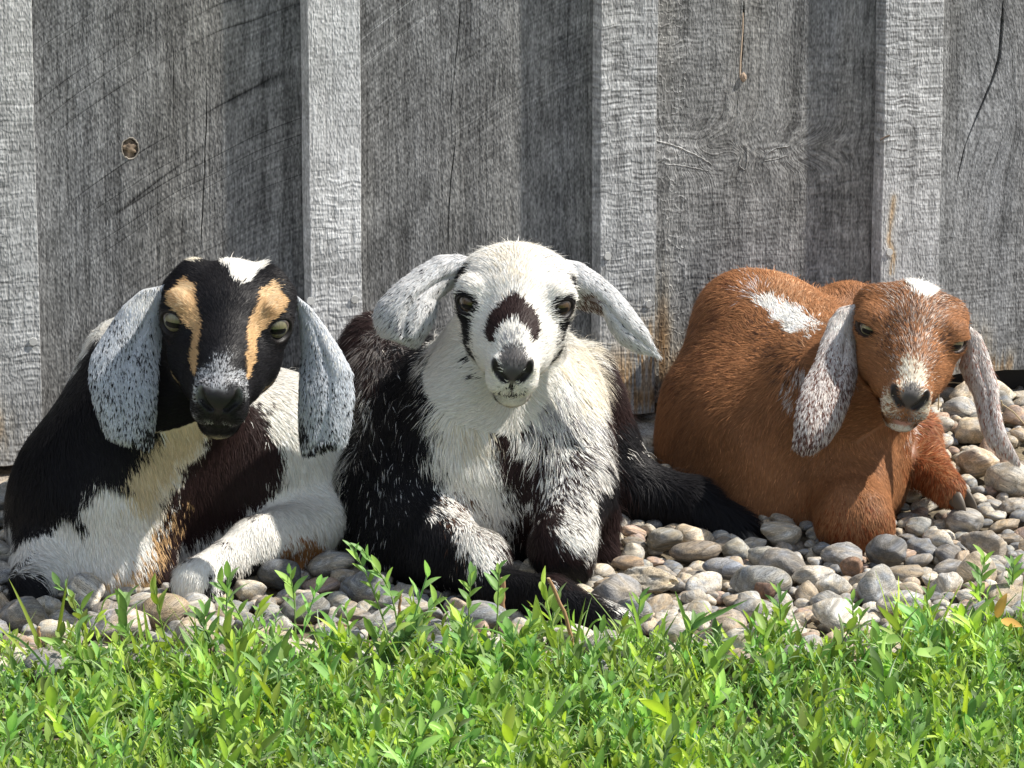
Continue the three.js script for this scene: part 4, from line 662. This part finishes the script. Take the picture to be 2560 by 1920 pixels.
function freeAt(x, z, r, f) { for (let i = -1; i <= 1; i++) for (let j = -1; j <= 1; j++) for (const q of laidGrid.get(cellKey(x + i * .06, z + j * .06)) || []) if (Math.hypot(q[0] - x, q[1] - z) < (q[2] + r) * f) return false; return true; }
function lay(x, z, r) { const k = cellKey(x, z); if (!laidGrid.has(k)) laidGrid.set(k, []); laidGrid.get(k).push([x, z, r]); }
// stones that stand out: photo place of the middle of the stone, its width and height there
const PB = 'loose stones in front of the barn';
const stands = [
  [412, 1530, 134, 96, [.50, .40, .28], 0, 'large smooth tan stone against the white foreleg of the black and white goat', { cuts: 1, rough: .04 }],
  [302, 1566, 150, 96, [.66, .58, .54], 1, 'rough white and pink rock among grass under the black and white goat', { cuts: 6, rough: .2 }],
  [698, 1436, 112, 88, [.17, .18, .19], 2, 'dark grey rounded stone in the shade between the left and middle goats', { cuts: 2, rough: .05 }],
  [1628, 1452, 138, 74, [.62, .55, .43], 0, 'cream pitted stone with small holes right of the middle goat', { cuts: 2, rough: .14, pit: .16 }],
  [1818, 1421, 126, 52, [.42, .43, .45], 0, 'long smooth pale grey stone below the rust brown goat', { cuts: 1, rough: .03 }],
  [1902, 1455, 158, 86, [.36, .36, .34], 0, 'broad flat speckled grey stone, largest below the rust brown goat', { cuts: 2, rough: .05 }],
  [1912, 1476, 58, 48, [.33, .20, .14], 0, 'small reddish brown stone leaning on the broad flat grey stone', { cuts: 2 }],
  [2128, 1418, 58, 58, [.40, .24, .15], 0, 'upright rust coloured stone below the knee of the brown goat', { cuts: 4 }],
  [2258, 1508, 140, 72, [.64, .60, .54], 1, 'white blotched stone with grey marks by the lawn edge on the right', { cuts: 4, rough: .14 }],
  [2216, 1376, 104, 88, [.24, .235, .23], 2, 'dark grey stone right of the brown goat\'s front knee', { cuts: 3 }],
  [1890, 1528, 116, 66, [.50, .49, .46], 2, 'pale grey layered oval stone at the lawn edge beneath the brown goat', { cuts: 2, rough: .05 }],
  [828, 1592, 98, 56, [.22, .25, .28], 2, 'slate blue flat stone in front of the gap between left and middle goats', { cuts: 2 }],
  [668, 1590, 124, 50, [.62, .54, .42], 0, 'long pale cream stone behind grass below the white foreleg', { cuts: 3 }],
  [762, 1520, 128, 84, [.28, .28, .27], 2, 'angular grey rock lying between the left and middle goats', { cuts: 6, rough: .14 }],
  [1570, 1408, 84, 40, [.52, .40, .29], 0, 'orange tan stone just right of the middle goat\'s black knee', { cuts: 3 }],
  [1662, 1352, 92, 66, [.36, .34, .29], 1, 'olive grey peaked stone in front of the black hind leg', { cuts: 5 }],
  [1738, 1378, 132, 56, [.36, .31, .25], 0, 'long brown stone under the black hind hoof', { cuts: 3 }],
];
const soilTop = (x, z) => groundY(x, z) - .004;
stands.forEach(([px, py, w, h, c, map, label, opt], i) => {
  const foot = onGround(px, py + h * .30), z = foot.z - .004, rx = mm(w / 2, z), ry = mm(h / 2, z) * .96, rz = Math.min(rx * .8, ry * 1.3), ctr = at(px, py, z - rz * .2);
  const m = new THREE.MeshStandardMaterial({ color: lin(c[0] * 1.3, c[1] * 1.28, c[2] * 1.26), map: stoneMaps[map], bumpMap: stoneBump, bumpScale: .001, roughness: .7 });
  const o = shade(new THREE.Mesh(stoneGeo(900 + i, opt.pit ? 12 : 7, opt), m)); o.name = numbered('stone'); o.position.set(ctr.x, Math.max(ctr.y, soilTop(ctr.x, ctr.z) + ry * .55), ctr.z); o.scale.set(rx, ry, rz); o.rotation.z = (rngOf(i + 5)() - .5) * .25; tag(o, label, 'stone', PB); scene.add(o); lay(ctr.x, ctr.z, Math.max(rx, rz) * .95); lay(ctr.x, ctr.z + rz * 1.1, rx * .7);
});
{ // flat slabs set along the foot of the wall
  for (const [px, py, w, d, c, label] of [[1610, 1065, .20, .17, [.60, .56, .49], 'pale flat slab by the wall between the middle and right goats'], [10, 1190, .20, .16, [.50, .41, .31], 'tan flat slab at the wall foot left of the black and white goat']]) {
    const sh = new THREE.Shape(), r = rngOf(px + 7), N = 26; for (let i = 0; i < N; i++) { const t = i / N * Math.PI * 2, k = 1 + .16 * (r() - .5), ex = .55, cx = Math.sign(Math.cos(t)) * Math.abs(Math.cos(t)) ** ex, cy = Math.sign(Math.sin(t)) * Math.abs(Math.sin(t)) ** ex; i ? sh.lineTo(cx * w / 2 * k, cy * d / 2 * k) : sh.moveTo(cx * w / 2 * k, cy * d / 2 * k); }
    let g = new THREE.ExtrudeGeometry(sh, { depth: .03, bevelEnabled: true, bevelSize: .006, bevelThickness: .006, bevelSegments: 4, curveSegments: 6 }); g.rotateX(-Math.PI / 2); g.translate(0, -.03, 0);
    g = mergeVertices(g.deleteAttribute('normal').deleteAttribute('uv'), 1e-5); const p = g.attributes.position, uv = new Float32Array(p.count * 2); for (let i = 0; i < p.count; i++) { uv[2 * i] = p.getX(i) * 6; uv[2 * i + 1] = p.getZ(i) * 6 + p.getY(i) * 4; } g.setAttribute('uv', new THREE.BufferAttribute(uv, 2)); g = g.toNonIndexed(); g.computeVertexNormals();
    const o = shade(new THREE.Mesh(g, new THREE.MeshStandardMaterial({ color: lin(c[0] * 1.25, c[1] * 1.25, c[2] * 1.25), map: stoneMaps[2], bumpMap: stoneBump, bumpScale: .003, roughness: .85 }))); o.name = numbered('stone_slab');
    const q = at(px, py, 0), z0 = onGround(px, py - 6), x = z0.x, z = z0.z; o.position.set(x, groundY(x, z) + .006, z); o.rotation.set(.10, WALL, 0); tag(o, label, 'slab', null); scene.add(o); for (let a = -2; a <= 2; a++) for (let b = -1; b <= 1; b++) lay(x + a * w / 5, z + b * d / 3, .028);
  }
}
const bed = new THREE.Group(); bed.name = 'pebble_bed'; tag(bed, 'bed of mixed grey, tan and cream river pebbles along the wall', 'pebbles', null, 'structure'); scene.add(bed);
{
  const r = rngOf(4242), all = [], low = [];
  const tryLay = (rad, n, f, sink, list) => {
    for (let i = 0; i < n; i++) {
      const x = (r() * 2 - 1) * .80, zw = wallZ(x), z = lerp(zw - .05, grassEdge(x) + .07, r()), R0 = rad[0] + (rad[1] - rad[0]) * r();
      if (!freeAt(x, z, R0 * .86, f)) continue;
      const ry = R0 * (.40 + .34 * r()), rz = R0 * (.60 + .34 * r()), y = groundY(x, z) - .008 + ry * sink;
      const gd = goatNear(x, y + ry * .5, z); if (gd < -.010) continue;
      if (gd < R0 * .5 && R0 > .012) continue;
      lay(x, z, R0 * .86); list.push({ x, y, z, R0, ry, rz, a: r() * 6.28, t: (r() - .5) * .5, u: (r() - .5) * .5, g: r(), m: r() });
    }
  };
  tryLay([.022, .032], 330, 1.0, .75, all); tryLay([.016, .023], 2200, .96, .75, all); tryLay([.011, .016], 5000, .92, .72, all); tryLay([.007, .011], 9000, .86, .70, all);
  // how large each shows: nearer and bigger first, only what stands in the frame
  for (const q of all) { const v = V(q.x, q.y, q.z).project(camera); q.vis = (Math.abs(v.x) < 1.02 && Math.abs(v.y) < 1.02 && q.z < grassEdge(q.x) + .02 ? 1 : 0) * q.R0 * q.R0; }
  all.sort((a, b) => b.vis - a.vis);
  const e = new THREE.Euler(), M = new THREE.Matrix4(), Q = new THREE.Quaternion(), toneOf = (m) => Math.floor(Math.pow(m, 1.0) * stoneTones.length);
  all.slice(0, 300).forEach((q, i) => { const k = Math.floor(q.m * stoneMats.length), o = part(i ? `pebble_${String(i).padStart(3, '0')}` : 'pebble', stoneGeos[Math.floor(q.g * stoneGeos.length)], stoneMats[k], bed); o.position.set(q.x, q.y, q.z); o.rotation.set(q.t, q.a, q.u); o.scale.set(q.R0, q.ry, q.rz); });
  // the rest, and a second layer of small ones in the gaps, joined
  const rest = all.slice(300), laid0 = laidGrid; for (let i = 0; i < 1700; i++) { const x = (r() * 2 - 1) * .80, z = lerp(wallZ(x) - .05, grassEdge(x) + .07, r()), R0 = .006 + .008 * r(), ry = R0 * .7; if (goatNear(x, groundY(x, z), z) < -.01) continue; rest.push({ x, y: groundY(x, z) - .012 + ry * .5, z, R0, ry, rz: R0 * .85, a: r() * 6.28, t: 0, u: 0, g: r(), m: r(), tiny: 1 }); }
  const gs = rest.map((q) => { const g = (q.tiny ? stoneTiny : stoneLow)[Math.floor(q.g * stoneLow.length)].clone(); Q.setFromEuler(e.set(q.t, q.a, q.u)); M.compose(V(q.x, q.y, q.z), Q, V(q.R0, q.ry, q.rz)); g.applyMatrix4(M); const c = stoneTones[toneOf(q.m)], n = g.attributes.position.count, a = new Float32Array(n * 3); for (let i = 0; i < n; i++) { a[3 * i] = c[0] * 1.5; a[3 * i + 1] = c[1] * 1.46; a[3 * i + 2] = c[2] * 1.4; } g.setAttribute('color', new THREE.BufferAttribute(a, 3)); return g; });
  const o = part('pebble_fill', mergeGeometries(gs), new THREE.MeshStandardMaterial({ vertexColors: true, map: stoneMaps[0], roughness: .72 }), bed); o.userData.kind = 'stuff';
  console.log('pebbles', all.length, rest.length);
}

// ------------------------------------------------------------------ knotweed lawn and single plants
const leafMat = (c, gl = .25) => new THREE.MeshPhysicalMaterial({ color: lin(...c), vertexColors: true, roughness: .95, transmission: .5, thickness: 0, clearcoat: gl, clearcoatRoughness: .35, side: THREE.DoubleSide });
function leafInto(acc, base, dir, up, len, wid, curl, tone, seg = 5) {    // a pointed oval leaf, creased along the middle
  const d = dir.clone().normalize(), s = d.clone().cross(up).normalize(), n = s.clone().cross(d).normalize(), o = acc.p.length / 3;
  for (let i = 0; i <= seg; i++) {
    const t = i / seg, w = wid * Math.pow(Math.sin(Math.PI * Math.pow(Math.min(1, t * .97 + .02), .8)), .85), c = base.clone().addScaledVector(d, len * (t - .12 * curl * t * t)).addScaledVector(n, -curl * len * .42 * t * t);
    const nt = n.clone().addScaledVector(d, curl * .8 * t).normalize();
    for (const k of [-1, 0, 1]) { const q = c.clone().addScaledVector(s, k * w).addScaledVector(nt, Math.abs(k) * w * .32); acc.p.push(q.x, q.y, q.z); const nn = nt.clone().addScaledVector(s, -k * .3).normalize(); acc.n.push(nn.x, nn.y, nn.z); const m = tone * (k === 0 ? 1.2 : 1); acc.c.push(m * (k === 0 ? 1.05 : 1), m, m); }
  }
  for (let i = 0; i < seg; i++) for (const k of [0, 1]) { const a = o + i * 3 + k; acc.i.push(a, a + 1, a + 3, a + 1, a + 4, a + 3); }
}
function stemInto(acc, pts, r0, r1, tone, sides = 4) {
  const o = acc.p.length / 3, N = pts.length;
  pts.forEach((p, i) => { const t = pts[Math.min(i + 1, N - 1)].clone().sub(pts[Math.max(i - 1, 0)]).normalize(), a = V(0, 0, 1).cross(t).normalize(), b = t.clone().cross(a), r = lerp(r0, r1, i / (N - 1)); for (let k = 0; k < sides; k++) { const q = k / sides * 6.283, n = a.clone().multiplyScalar(Math.cos(q)).addScaledVector(b, Math.sin(q)); acc.p.push(p.x + n.x * r, p.y + n.y * r, p.z + n.z * r); acc.n.push(n.x, n.y, n.z); acc.c.push(tone[0], tone[1], tone[2]); } });
  for (let i = 0; i < N - 1; i++) for (let k = 0; k < sides; k++) { const a = o + i * sides + k, b = o + i * sides + (k + 1) % sides; acc.i.push(a, b, a + sides, b, b + sides, a + sides); }
}
const accOf = () => ({ p: [], n: [], c: [], i: [] });
function accGeo(a) { const g = new THREE.BufferGeometry(); g.setAttribute('position', new THREE.Float32BufferAttribute(a.p, 3)); g.setAttribute('normal', new THREE.Float32BufferAttribute(a.n, 3)); g.setAttribute('color', new THREE.Float32BufferAttribute(a.c, 3)); g.setAttribute('uv', new THREE.Float32BufferAttribute(new Float32Array(a.p.length / 3 * 2), 2)); g.setIndex(a.i); return g; }
function sprigInto(acc, r, pts, leaves, ll, lw, stemTone = [.9, 1, .9], sides = 4) {
  const cv = new THREE.CatmullRomCurve3(pts), L = [...Array(7)].map((_, i) => cv.getPoint(i / 6)); stemInto(acc, L, .0008, .0004, stemTone, sides);
  let az = r() * 6.28;
  for (let i = 0; i < leaves; i++) {
    const t = .12 + .88 * (i + .6 * r()) / leaves, p = cv.getPoint(Math.min(1, t)), tg = cv.getTangent(Math.min(1, t)); az += 2.4 + (r() - .5); const out = V(Math.cos(az), .1, Math.sin(az));
    const d = tg.clone().multiplyScalar(.75 + .5 * t + .3 * r()).addScaledVector(out, 1.05 - .5 * t), k = (.65 + .6 * r()) * (t > .85 ? .75 : 1);
    leafInto(acc, p, d, V(-out.x * .4, 1, -out.z * .4).addScaledVector(tg, .2), ll * k, lw * k * (.8 + .4 * r()), .1 + .7 * r(), .6 + .75 * r());
  }
}
{
  const r = rngOf(900), protos = [];
  for (let v = 0; v < 14; v++) { const acc = accOf(), h = .024 + .034 * r(), bx = (r() - .5) * .03, bz = (r() - .5) * .03; sprigInto(acc, r, [V(0, -.01, 0), V(bx * .3, h * .45, bz * .3), V(bx, h, bz)], 8 + Math.floor(r() * 6), (.015 + .006 * r()), (.0022 + .0012 * r())); protos.push(accGeo(acc)); }
  for (let v = 0; v < 3; v++) { const acc = accOf(); for (let k = 0; k < 5; k++) { const a = r() * 6.28, l = .036 + .036 * r(); leafInto(acc, V((r() - .5) * .008, -.006, (r() - .5) * .008), V(Math.cos(a) * .5, 1, Math.sin(a) * .5), V(-Math.cos(a), .3, -Math.sin(a)), l, .0013, .5 * r(), .8 + .4 * r(), 7); } protos.push(accGeo(acc)); }
  const spots = protos.map(() => []), M = new THREE.Matrix4(), Q = new THREE.Quaternion(), E = new THREE.Euler();
  const put = (x, z, k, s) => spots[k].push([x, groundY(x, z) - .010, z, s, r() * 6.28, (r() - .5) * .95, (r() - .5) * .95]);
  for (let i = 0; i < 23000; i++) {
    const x = (r() * 2 - 1) * .95, z = lerp(.5, 1.75, r()), d = z - grassEdge(x), edge = Math.pow(sstep(-.09, .11, d + .10 * (fb2(x * 16 + 7, z * 16, 2) - .5)), 1.6); if (r() > edge) continue;
    if (Math.abs(x) > .62 && r() < .5) continue;
    if (goatNear(x, groundY(x, z) + .01, z) < .004) continue;
    const thin = fb2(x * 5 + 3, z * 5, 2); if (r() < .5 * (thin < .33 ? 1 : 0)) continue;
    put(x, z, r() < .17 ? 14 + Math.floor(r() * 3) : Math.floor(r() * 14), (.5 + .75 * r() * r() + .2 * r()) * (.7 + .3 * sstep(-.04, .1, d)) * (r() < .06 ? 1.5 : 1));
  }
  for (let i = 0; i < 100; i++) { const x = (r() * 2 - 1) * .7, z = grassEdge(x) + lerp(-.02, .12, r()); if (goatNear(x, groundY(x, z) + .02, z) < .01) continue; put(x, z, r() < .3 ? 14 + Math.floor(r() * 3) : Math.floor(r() * 14), 1.05 + .75 * r()); }
  const mat = leafMat([.32, .49, .06]); const col = new THREE.Color(); let n = 0;
  const lawn = new THREE.Group(); lawn.name = 'lawn'; tag(lawn, 'low bright green knotweed and grass lawn in the foreground', 'lawn', null, 'stuff'); scene.add(lawn);
  protos.forEach((g, k) => { const im = new THREE.InstancedMesh(g, mat, spots[k].length); im.name = k < 14 ? 'knotweed' : 'grass_blades'; im.userData.kind = 'stuff'; spots[k].forEach(([x, y, z, s, a, t, u], i) => { Q.setFromEuler(E.set(t, a, u)); im.setMatrixAt(i, M.compose(V(x, y, z), Q, V(s, s, s))); const b = .5 + .75 * r(), w = r(); im.setColorAt(i, col.setRGB(b * lerp(.62, 1.2, w), b * lerp(.9, 1.08, w), b * lerp(1.7, .5, w))); n++; }); shade(im); lawn.add(im); });
  console.log('sprigs', n);
  // single plants that stand up in front of the stones
  const single = (name, label, cat, build, px, py, group) => { const b = onGround(px, py), o = thing(name, b); tag(o, label, cat, group); build(o, b); return o; };
  const G1 = leafMat([.26, .46, .06]), G2 = leafMat([.16, .34, .07]), stemM = new THREE.MeshStandardMaterial({ color: lin(.16, .26, .06), roughness: .7, vertexColors: true }), dry = new THREE.MeshStandardMaterial({ color: lin(.34, .20, .10), roughness: .85, vertexColors: true });
  const SG = 'weeds standing at the lawn edge';
  const weeds = [
    [985, 1600, [[930, 1470], [878, 1362]], 13, .021, .0033, 'tall thin knotweed sprig leaning left before the shaded gap between goats'],
    [1003, 1600, [[975, 1480], [905, 1372]], 12, .020, .0034, 'knotweed sprig beside the tallest one, bright leaf at its tip'],
    [738, 1580, [[736, 1500], [722, 1424]], 7, .022, .0042, 'short upright weed with one broad leaf before the dark gap'],
    [655, 1640, [[600, 1540], [545, 1452]], 9, .024, .0048, 'leafy weed leaning left in front of the white foreleg'],
    [222, 1590, [[200, 1520], [140, 1458]], 8, .020, .0038, 'weed reaching left over stones below the white chest'],
    [1240, 1600, [[1245, 1500], [1248, 1412]], 9, .021, .0045, 'broad leafed weed in front of the black folded foreleg'],
    [1180, 1610, [[1172, 1520], [1180, 1430]], 10, .020, .0038, 'bushy weed left of the black folded foreleg'],
    [1590, 1660, [[1594, 1570], [1600, 1490]], 9, .022, .0036, 'weed sprig by the black front hoof of the middle goat'],
    [1950, 1650, [[1952, 1550], [1944, 1462]], 10, .018, .0028, 'slim upright weed standing before the pale oval stone'],
    [2135, 1620, [[2134, 1560], [2130, 1494]], 8, .016, .0028, 'small weed left of the white blotched stone'],
    [2322, 1600, [[2320, 1540], [2316, 1476]], 6, .018, .0032, 'single stemmed weed right of the white blotched stone'],
    [2440, 1530, [[2452, 1460], [2462, 1392]], 11, .021, .0038, 'leafy weed highest on the right edge of the lawn'],
    [2520, 1520, [[2530, 1460], [2535, 1410]], 10, .020, .0036, 'weed at the far right margin beside the highest one'],
    [1040, 1640, [[1050, 1570], [1090, 1500]], 11, .021, .0042, 'spreading weed below the shaggy goat\'s left knee'],
    [520, 1650, [[515, 1580], [508, 1520]], 10, .020, .0036, 'weed tuft beside the large tan stone'],
    [880, 1640, [[872, 1570], [862, 1520]], 8, .016, .0032, 'small dark green weed below the slate blue stone'],
  ];
  weeds.forEach(([px, py, pts, nl, ll, lw, label], i) => single('knotweed_sprig', label, 'weed', (o, b) => {
    const rr = rngOf(3000 + i), P = [V(0, -.012, 0), ...pts.map(([x, y]) => at(x, y, b.z - .01).sub(b))], cv = new THREE.CatmullRomCurve3(P), st = accOf(); stemInto(st, [...Array(10)].map((_, k) => cv.getPoint(k / 9)), .0011, .0005, [1, 1, 1], 6); part('stem', accGeo(st), stemM, o);
    let az = rr() * 6; for (let k = 0; k < nl; k++) { const t = .25 + .75 * (k + .3) / nl, p = cv.getPoint(Math.min(1, t)), tg = cv.getTangent(Math.min(1, t)); az += 2.5 + rr() - .5; const out = V(Math.cos(az), .1, Math.sin(az) * .8), a = accOf(), s = (.7 + .5 * rr()) * (t > .8 ? .8 : 1); leafInto(a, p, tg.clone().multiplyScalar(.6 + .5 * t).addScaledVector(out, .95 - .3 * t), V(-out.x * .4, .8, .5), ll * s, lw * s, .1 + .5 * rr(), .8 + .4 * rr(), 7); part('leaf', accGeo(a), rr() < .5 ? G1 : G2, o); }
  }, px, py, SG));
  const blades = [
    [1690, 1680, [[1700, 1600], [1745, 1560], [1868, 1500]], .0052, 'broad flat grass blade pointing right beneath the brown goat'], [1700, 1680, [[1722, 1600], [1710, 1540], [1688, 1478]], .0036, 'grass blade bent left, sharing its root with a broad flat one'],
    [2380, 1640, [[2410, 1580], [2445, 1530], [2492, 1488]], .0050, 'wide dull green grass blade at the right edge of the lawn'], [190, 1690, [[196, 1620], [200, 1560], [225, 1535]], .0040, 'yellow green grass blade upright at the lower left'], [300, 1620, [[298, 1560], [297, 1500], [296, 1482]], .0018, 'thin straight grass stalk below the white chest'],
    [245, 1560, [[262, 1500], [290, 1484], [340, 1482]], .0016, 'thin grass blade arching right below the white chest'], [165, 1730, [[100, 1650], [50, 1600], [14, 1582]], .0022, 'long thin grass stalk leaning far left at the lower left'], [1440, 1640, [[1480, 1560], [1505, 1548], [1530, 1570]], .0018, 'thin arched grass blade before the black front hoof'],
    [950, 1625, [[900, 1612], [860, 1622], [820, 1650]], .0040, 'drooping grass blade below the slate blue stone'],
  ];
  blades.forEach(([px, py, pts, w, label], i) => { const b = onGround(px, py), P = [V(0, -.01, 0), ...pts.map(([x, y], k) => at(x, y, b.z - .006 * k).sub(b))], cv = new THREE.CatmullRomCurve3(P), N = 18, p = [], n = [], c = [], id = []; for (let k = 0; k <= N; k++) { const t = k / N, q = cv.getPoint(t), tg = cv.getTangent(t), s = tg.clone().cross(V(0, .25, 1)).normalize(), nn = s.clone().cross(tg).normalize(), ww = w / 2 * Math.min(1, (1 - t) * 5 + .08) * (.6 + .4 * Math.min(1, t * 3)); for (const j of [-1, 0, 1]) { const v = q.clone().addScaledVector(s, j * ww).addScaledVector(nn, Math.abs(j) * ww * .35); p.push(v.x, v.y, v.z); n.push(nn.x - s.x * j * .3, nn.y - s.y * j * .3, nn.z - s.z * j * .3); c.push(1, 1, 1); } } for (let k = 0; k < N; k++) for (const j of [0, 1]) { const a = k * 3 + j; id.push(a, a + 1, a + 3, a + 1, a + 4, a + 3); } const o = shade(new THREE.Mesh(accGeo({ p, n, c, i: id }), i % 3 ? G1 : G2)); o.name = numbered('grass_blade'); o.position.copy(b); tag(o, label, 'grass blade', SG); scene.add(o); });
  const stubs = [[1438, 1650, [[1420, 1560], [1372, 1446]], .0020, 'long reddish brown cut stem leaning before the black foreleg'], [1256, 1540, [[1256, 1500], [1258, 1446]], .0030, 'thick brown cut stem at the black folded foreleg'], [996, 1590, [[998, 1530], [1002, 1486]], .0016, 'forked brown stub with a green bent leaf near the shaded gap'], [1070, 1590, [[1072, 1550], [1076, 1512]], .0016, 'short straight brown stub below the shaggy goat\'s left knee'], [96, 1640, [[98, 1600], [96, 1568]], .0018, 'small pale tipped cut stem among leaves at lower left']];
  stubs.forEach(([px, py, pts, rad, label], i) => single('cut_stem', label, 'stem', (o, b) => { const cv = new THREE.CatmullRomCurve3([V(0, -.01, 0), ...pts.map(([x, y]) => at(x, y, b.z).sub(b))]), a = accOf(), L = [...Array(12)].map((_, k) => { const q = cv.getPoint(k / 11); q.x += .0005 * Math.sin(k * 2.1 + i); return q; }); stemInto(a, L, rad, rad * .85, [1, 1, 1], 9); part('stalk', accGeo(a), dry, o); const e = new THREE.SphereGeometry(rad * .9, 10, 8); e.scale(1, .5, 1); const cpart = part('cut_end', e, new THREE.MeshStandardMaterial({ color: lin(.5, .36, .22), roughness: .9 }), o); cpart.position.copy(L[11]);
    if (i === 2) { const l = accOf(); leafInto(l, L[11], V(-1, .06, .1), V(0, 1, .6), .018, .004, .1, 1, 7); part('leaf', accGeo(l), G2, o); } }, px, py, 'cut stems at the lawn edge'));
  // clover
  for (const [px, py, label] of [[2330, 1730, 'round leaved clover in the lawn at lower right'], [2225, 1700, 'pale clover leaf left of the larger clover at lower right']]) single('clover', label, 'clover', (o, b) => { const rr = rngOf(px); for (let k = 0; k < 3; k++) { const a = k * 2.1 + rr(), s = [], st = accOf(), top = V((rr() - .5) * .01, .036, (rr() - .5) * .01); if (!k) { stemInto(st, [V(0, -.01, 0), V(.002, .015, 0), top], .0009, .0007, [1, 1, 1], 6); part('stem', accGeo(st), stemM, o); o.userData.top = undefined; o.top = top; } const l = accOf(); leafInto(l, o.top, V(Math.cos(a), .25, Math.sin(a)), V(0, 1, .5), .016, .0078, .2, 1.05, 8); part('leaflet', accGeo(l), G1, o); } delete o.top; }, px, py, 'clover in the lawn');
  { const o = single('dry_leaf', 'crumpled yellow dry leaf on the lawn at the right', 'leaf', (o) => { const a = accOf(); leafInto(a, V(0, .032, 0), V(.2, .9, .2), V(-.4, .3, 1), .026, .005, .9, 1, 9); leafInto(a, V(.004, .03, .002), V(.7, -.3, .3), V(0, 1, .6), .02, .006, -.6, 1, 9); part('blade', accGeo(a), new THREE.MeshPhysicalMaterial({ color: lin(.62, .36, .08), vertexColors: true, roughness: .95, transmission: .3, thickness: 0, side: THREE.DoubleSide }), o); }, 2490, 1625); }
  // dry straws by the foot of the wall on the right
  [[[2430, 985], [2330, 962], 'dry straw lying behind the brown goat\'s chin by the wall'], [[2345, 1050], [2347, 960], 'upright dry straw stub behind the brown goat\'s chin'], [[2560, 1085], [2505, 1010], 'dry straw leaning on pebbles right of the frosted ear'], [[2505, 1040], [2500, 1000], 'short dry straw by the wall right of the frosted ear'], [[2560, 1180], [2430, 1300], 'dry twig lying on pebbles at the right edge']].forEach(([a, b, label]) => { const g0 = onGround(a[0], a[1]), p0 = g0.clone().add(V(0, .012, 0)), p1 = at(b[0], b[1], g0.z + .01), ac = accOf(); stemInto(ac, [V(0, 0, 0), p1.clone().sub(p0).multiplyScalar(.5).add(V(0, .003, .002)), p1.clone().sub(p0)], .0009, .0006, [1, 1, 1], 6); const o = shade(new THREE.Mesh(accGeo(ac), new THREE.MeshStandardMaterial({ color: lin(.45, .36, .22), roughness: .8, vertexColors: true }))); o.name = numbered('straw'); o.position.copy(p0); tag(o, label, 'straw', 'dry straws on the stones'); scene.add(o); });
}


renderer.render(scene, camera);
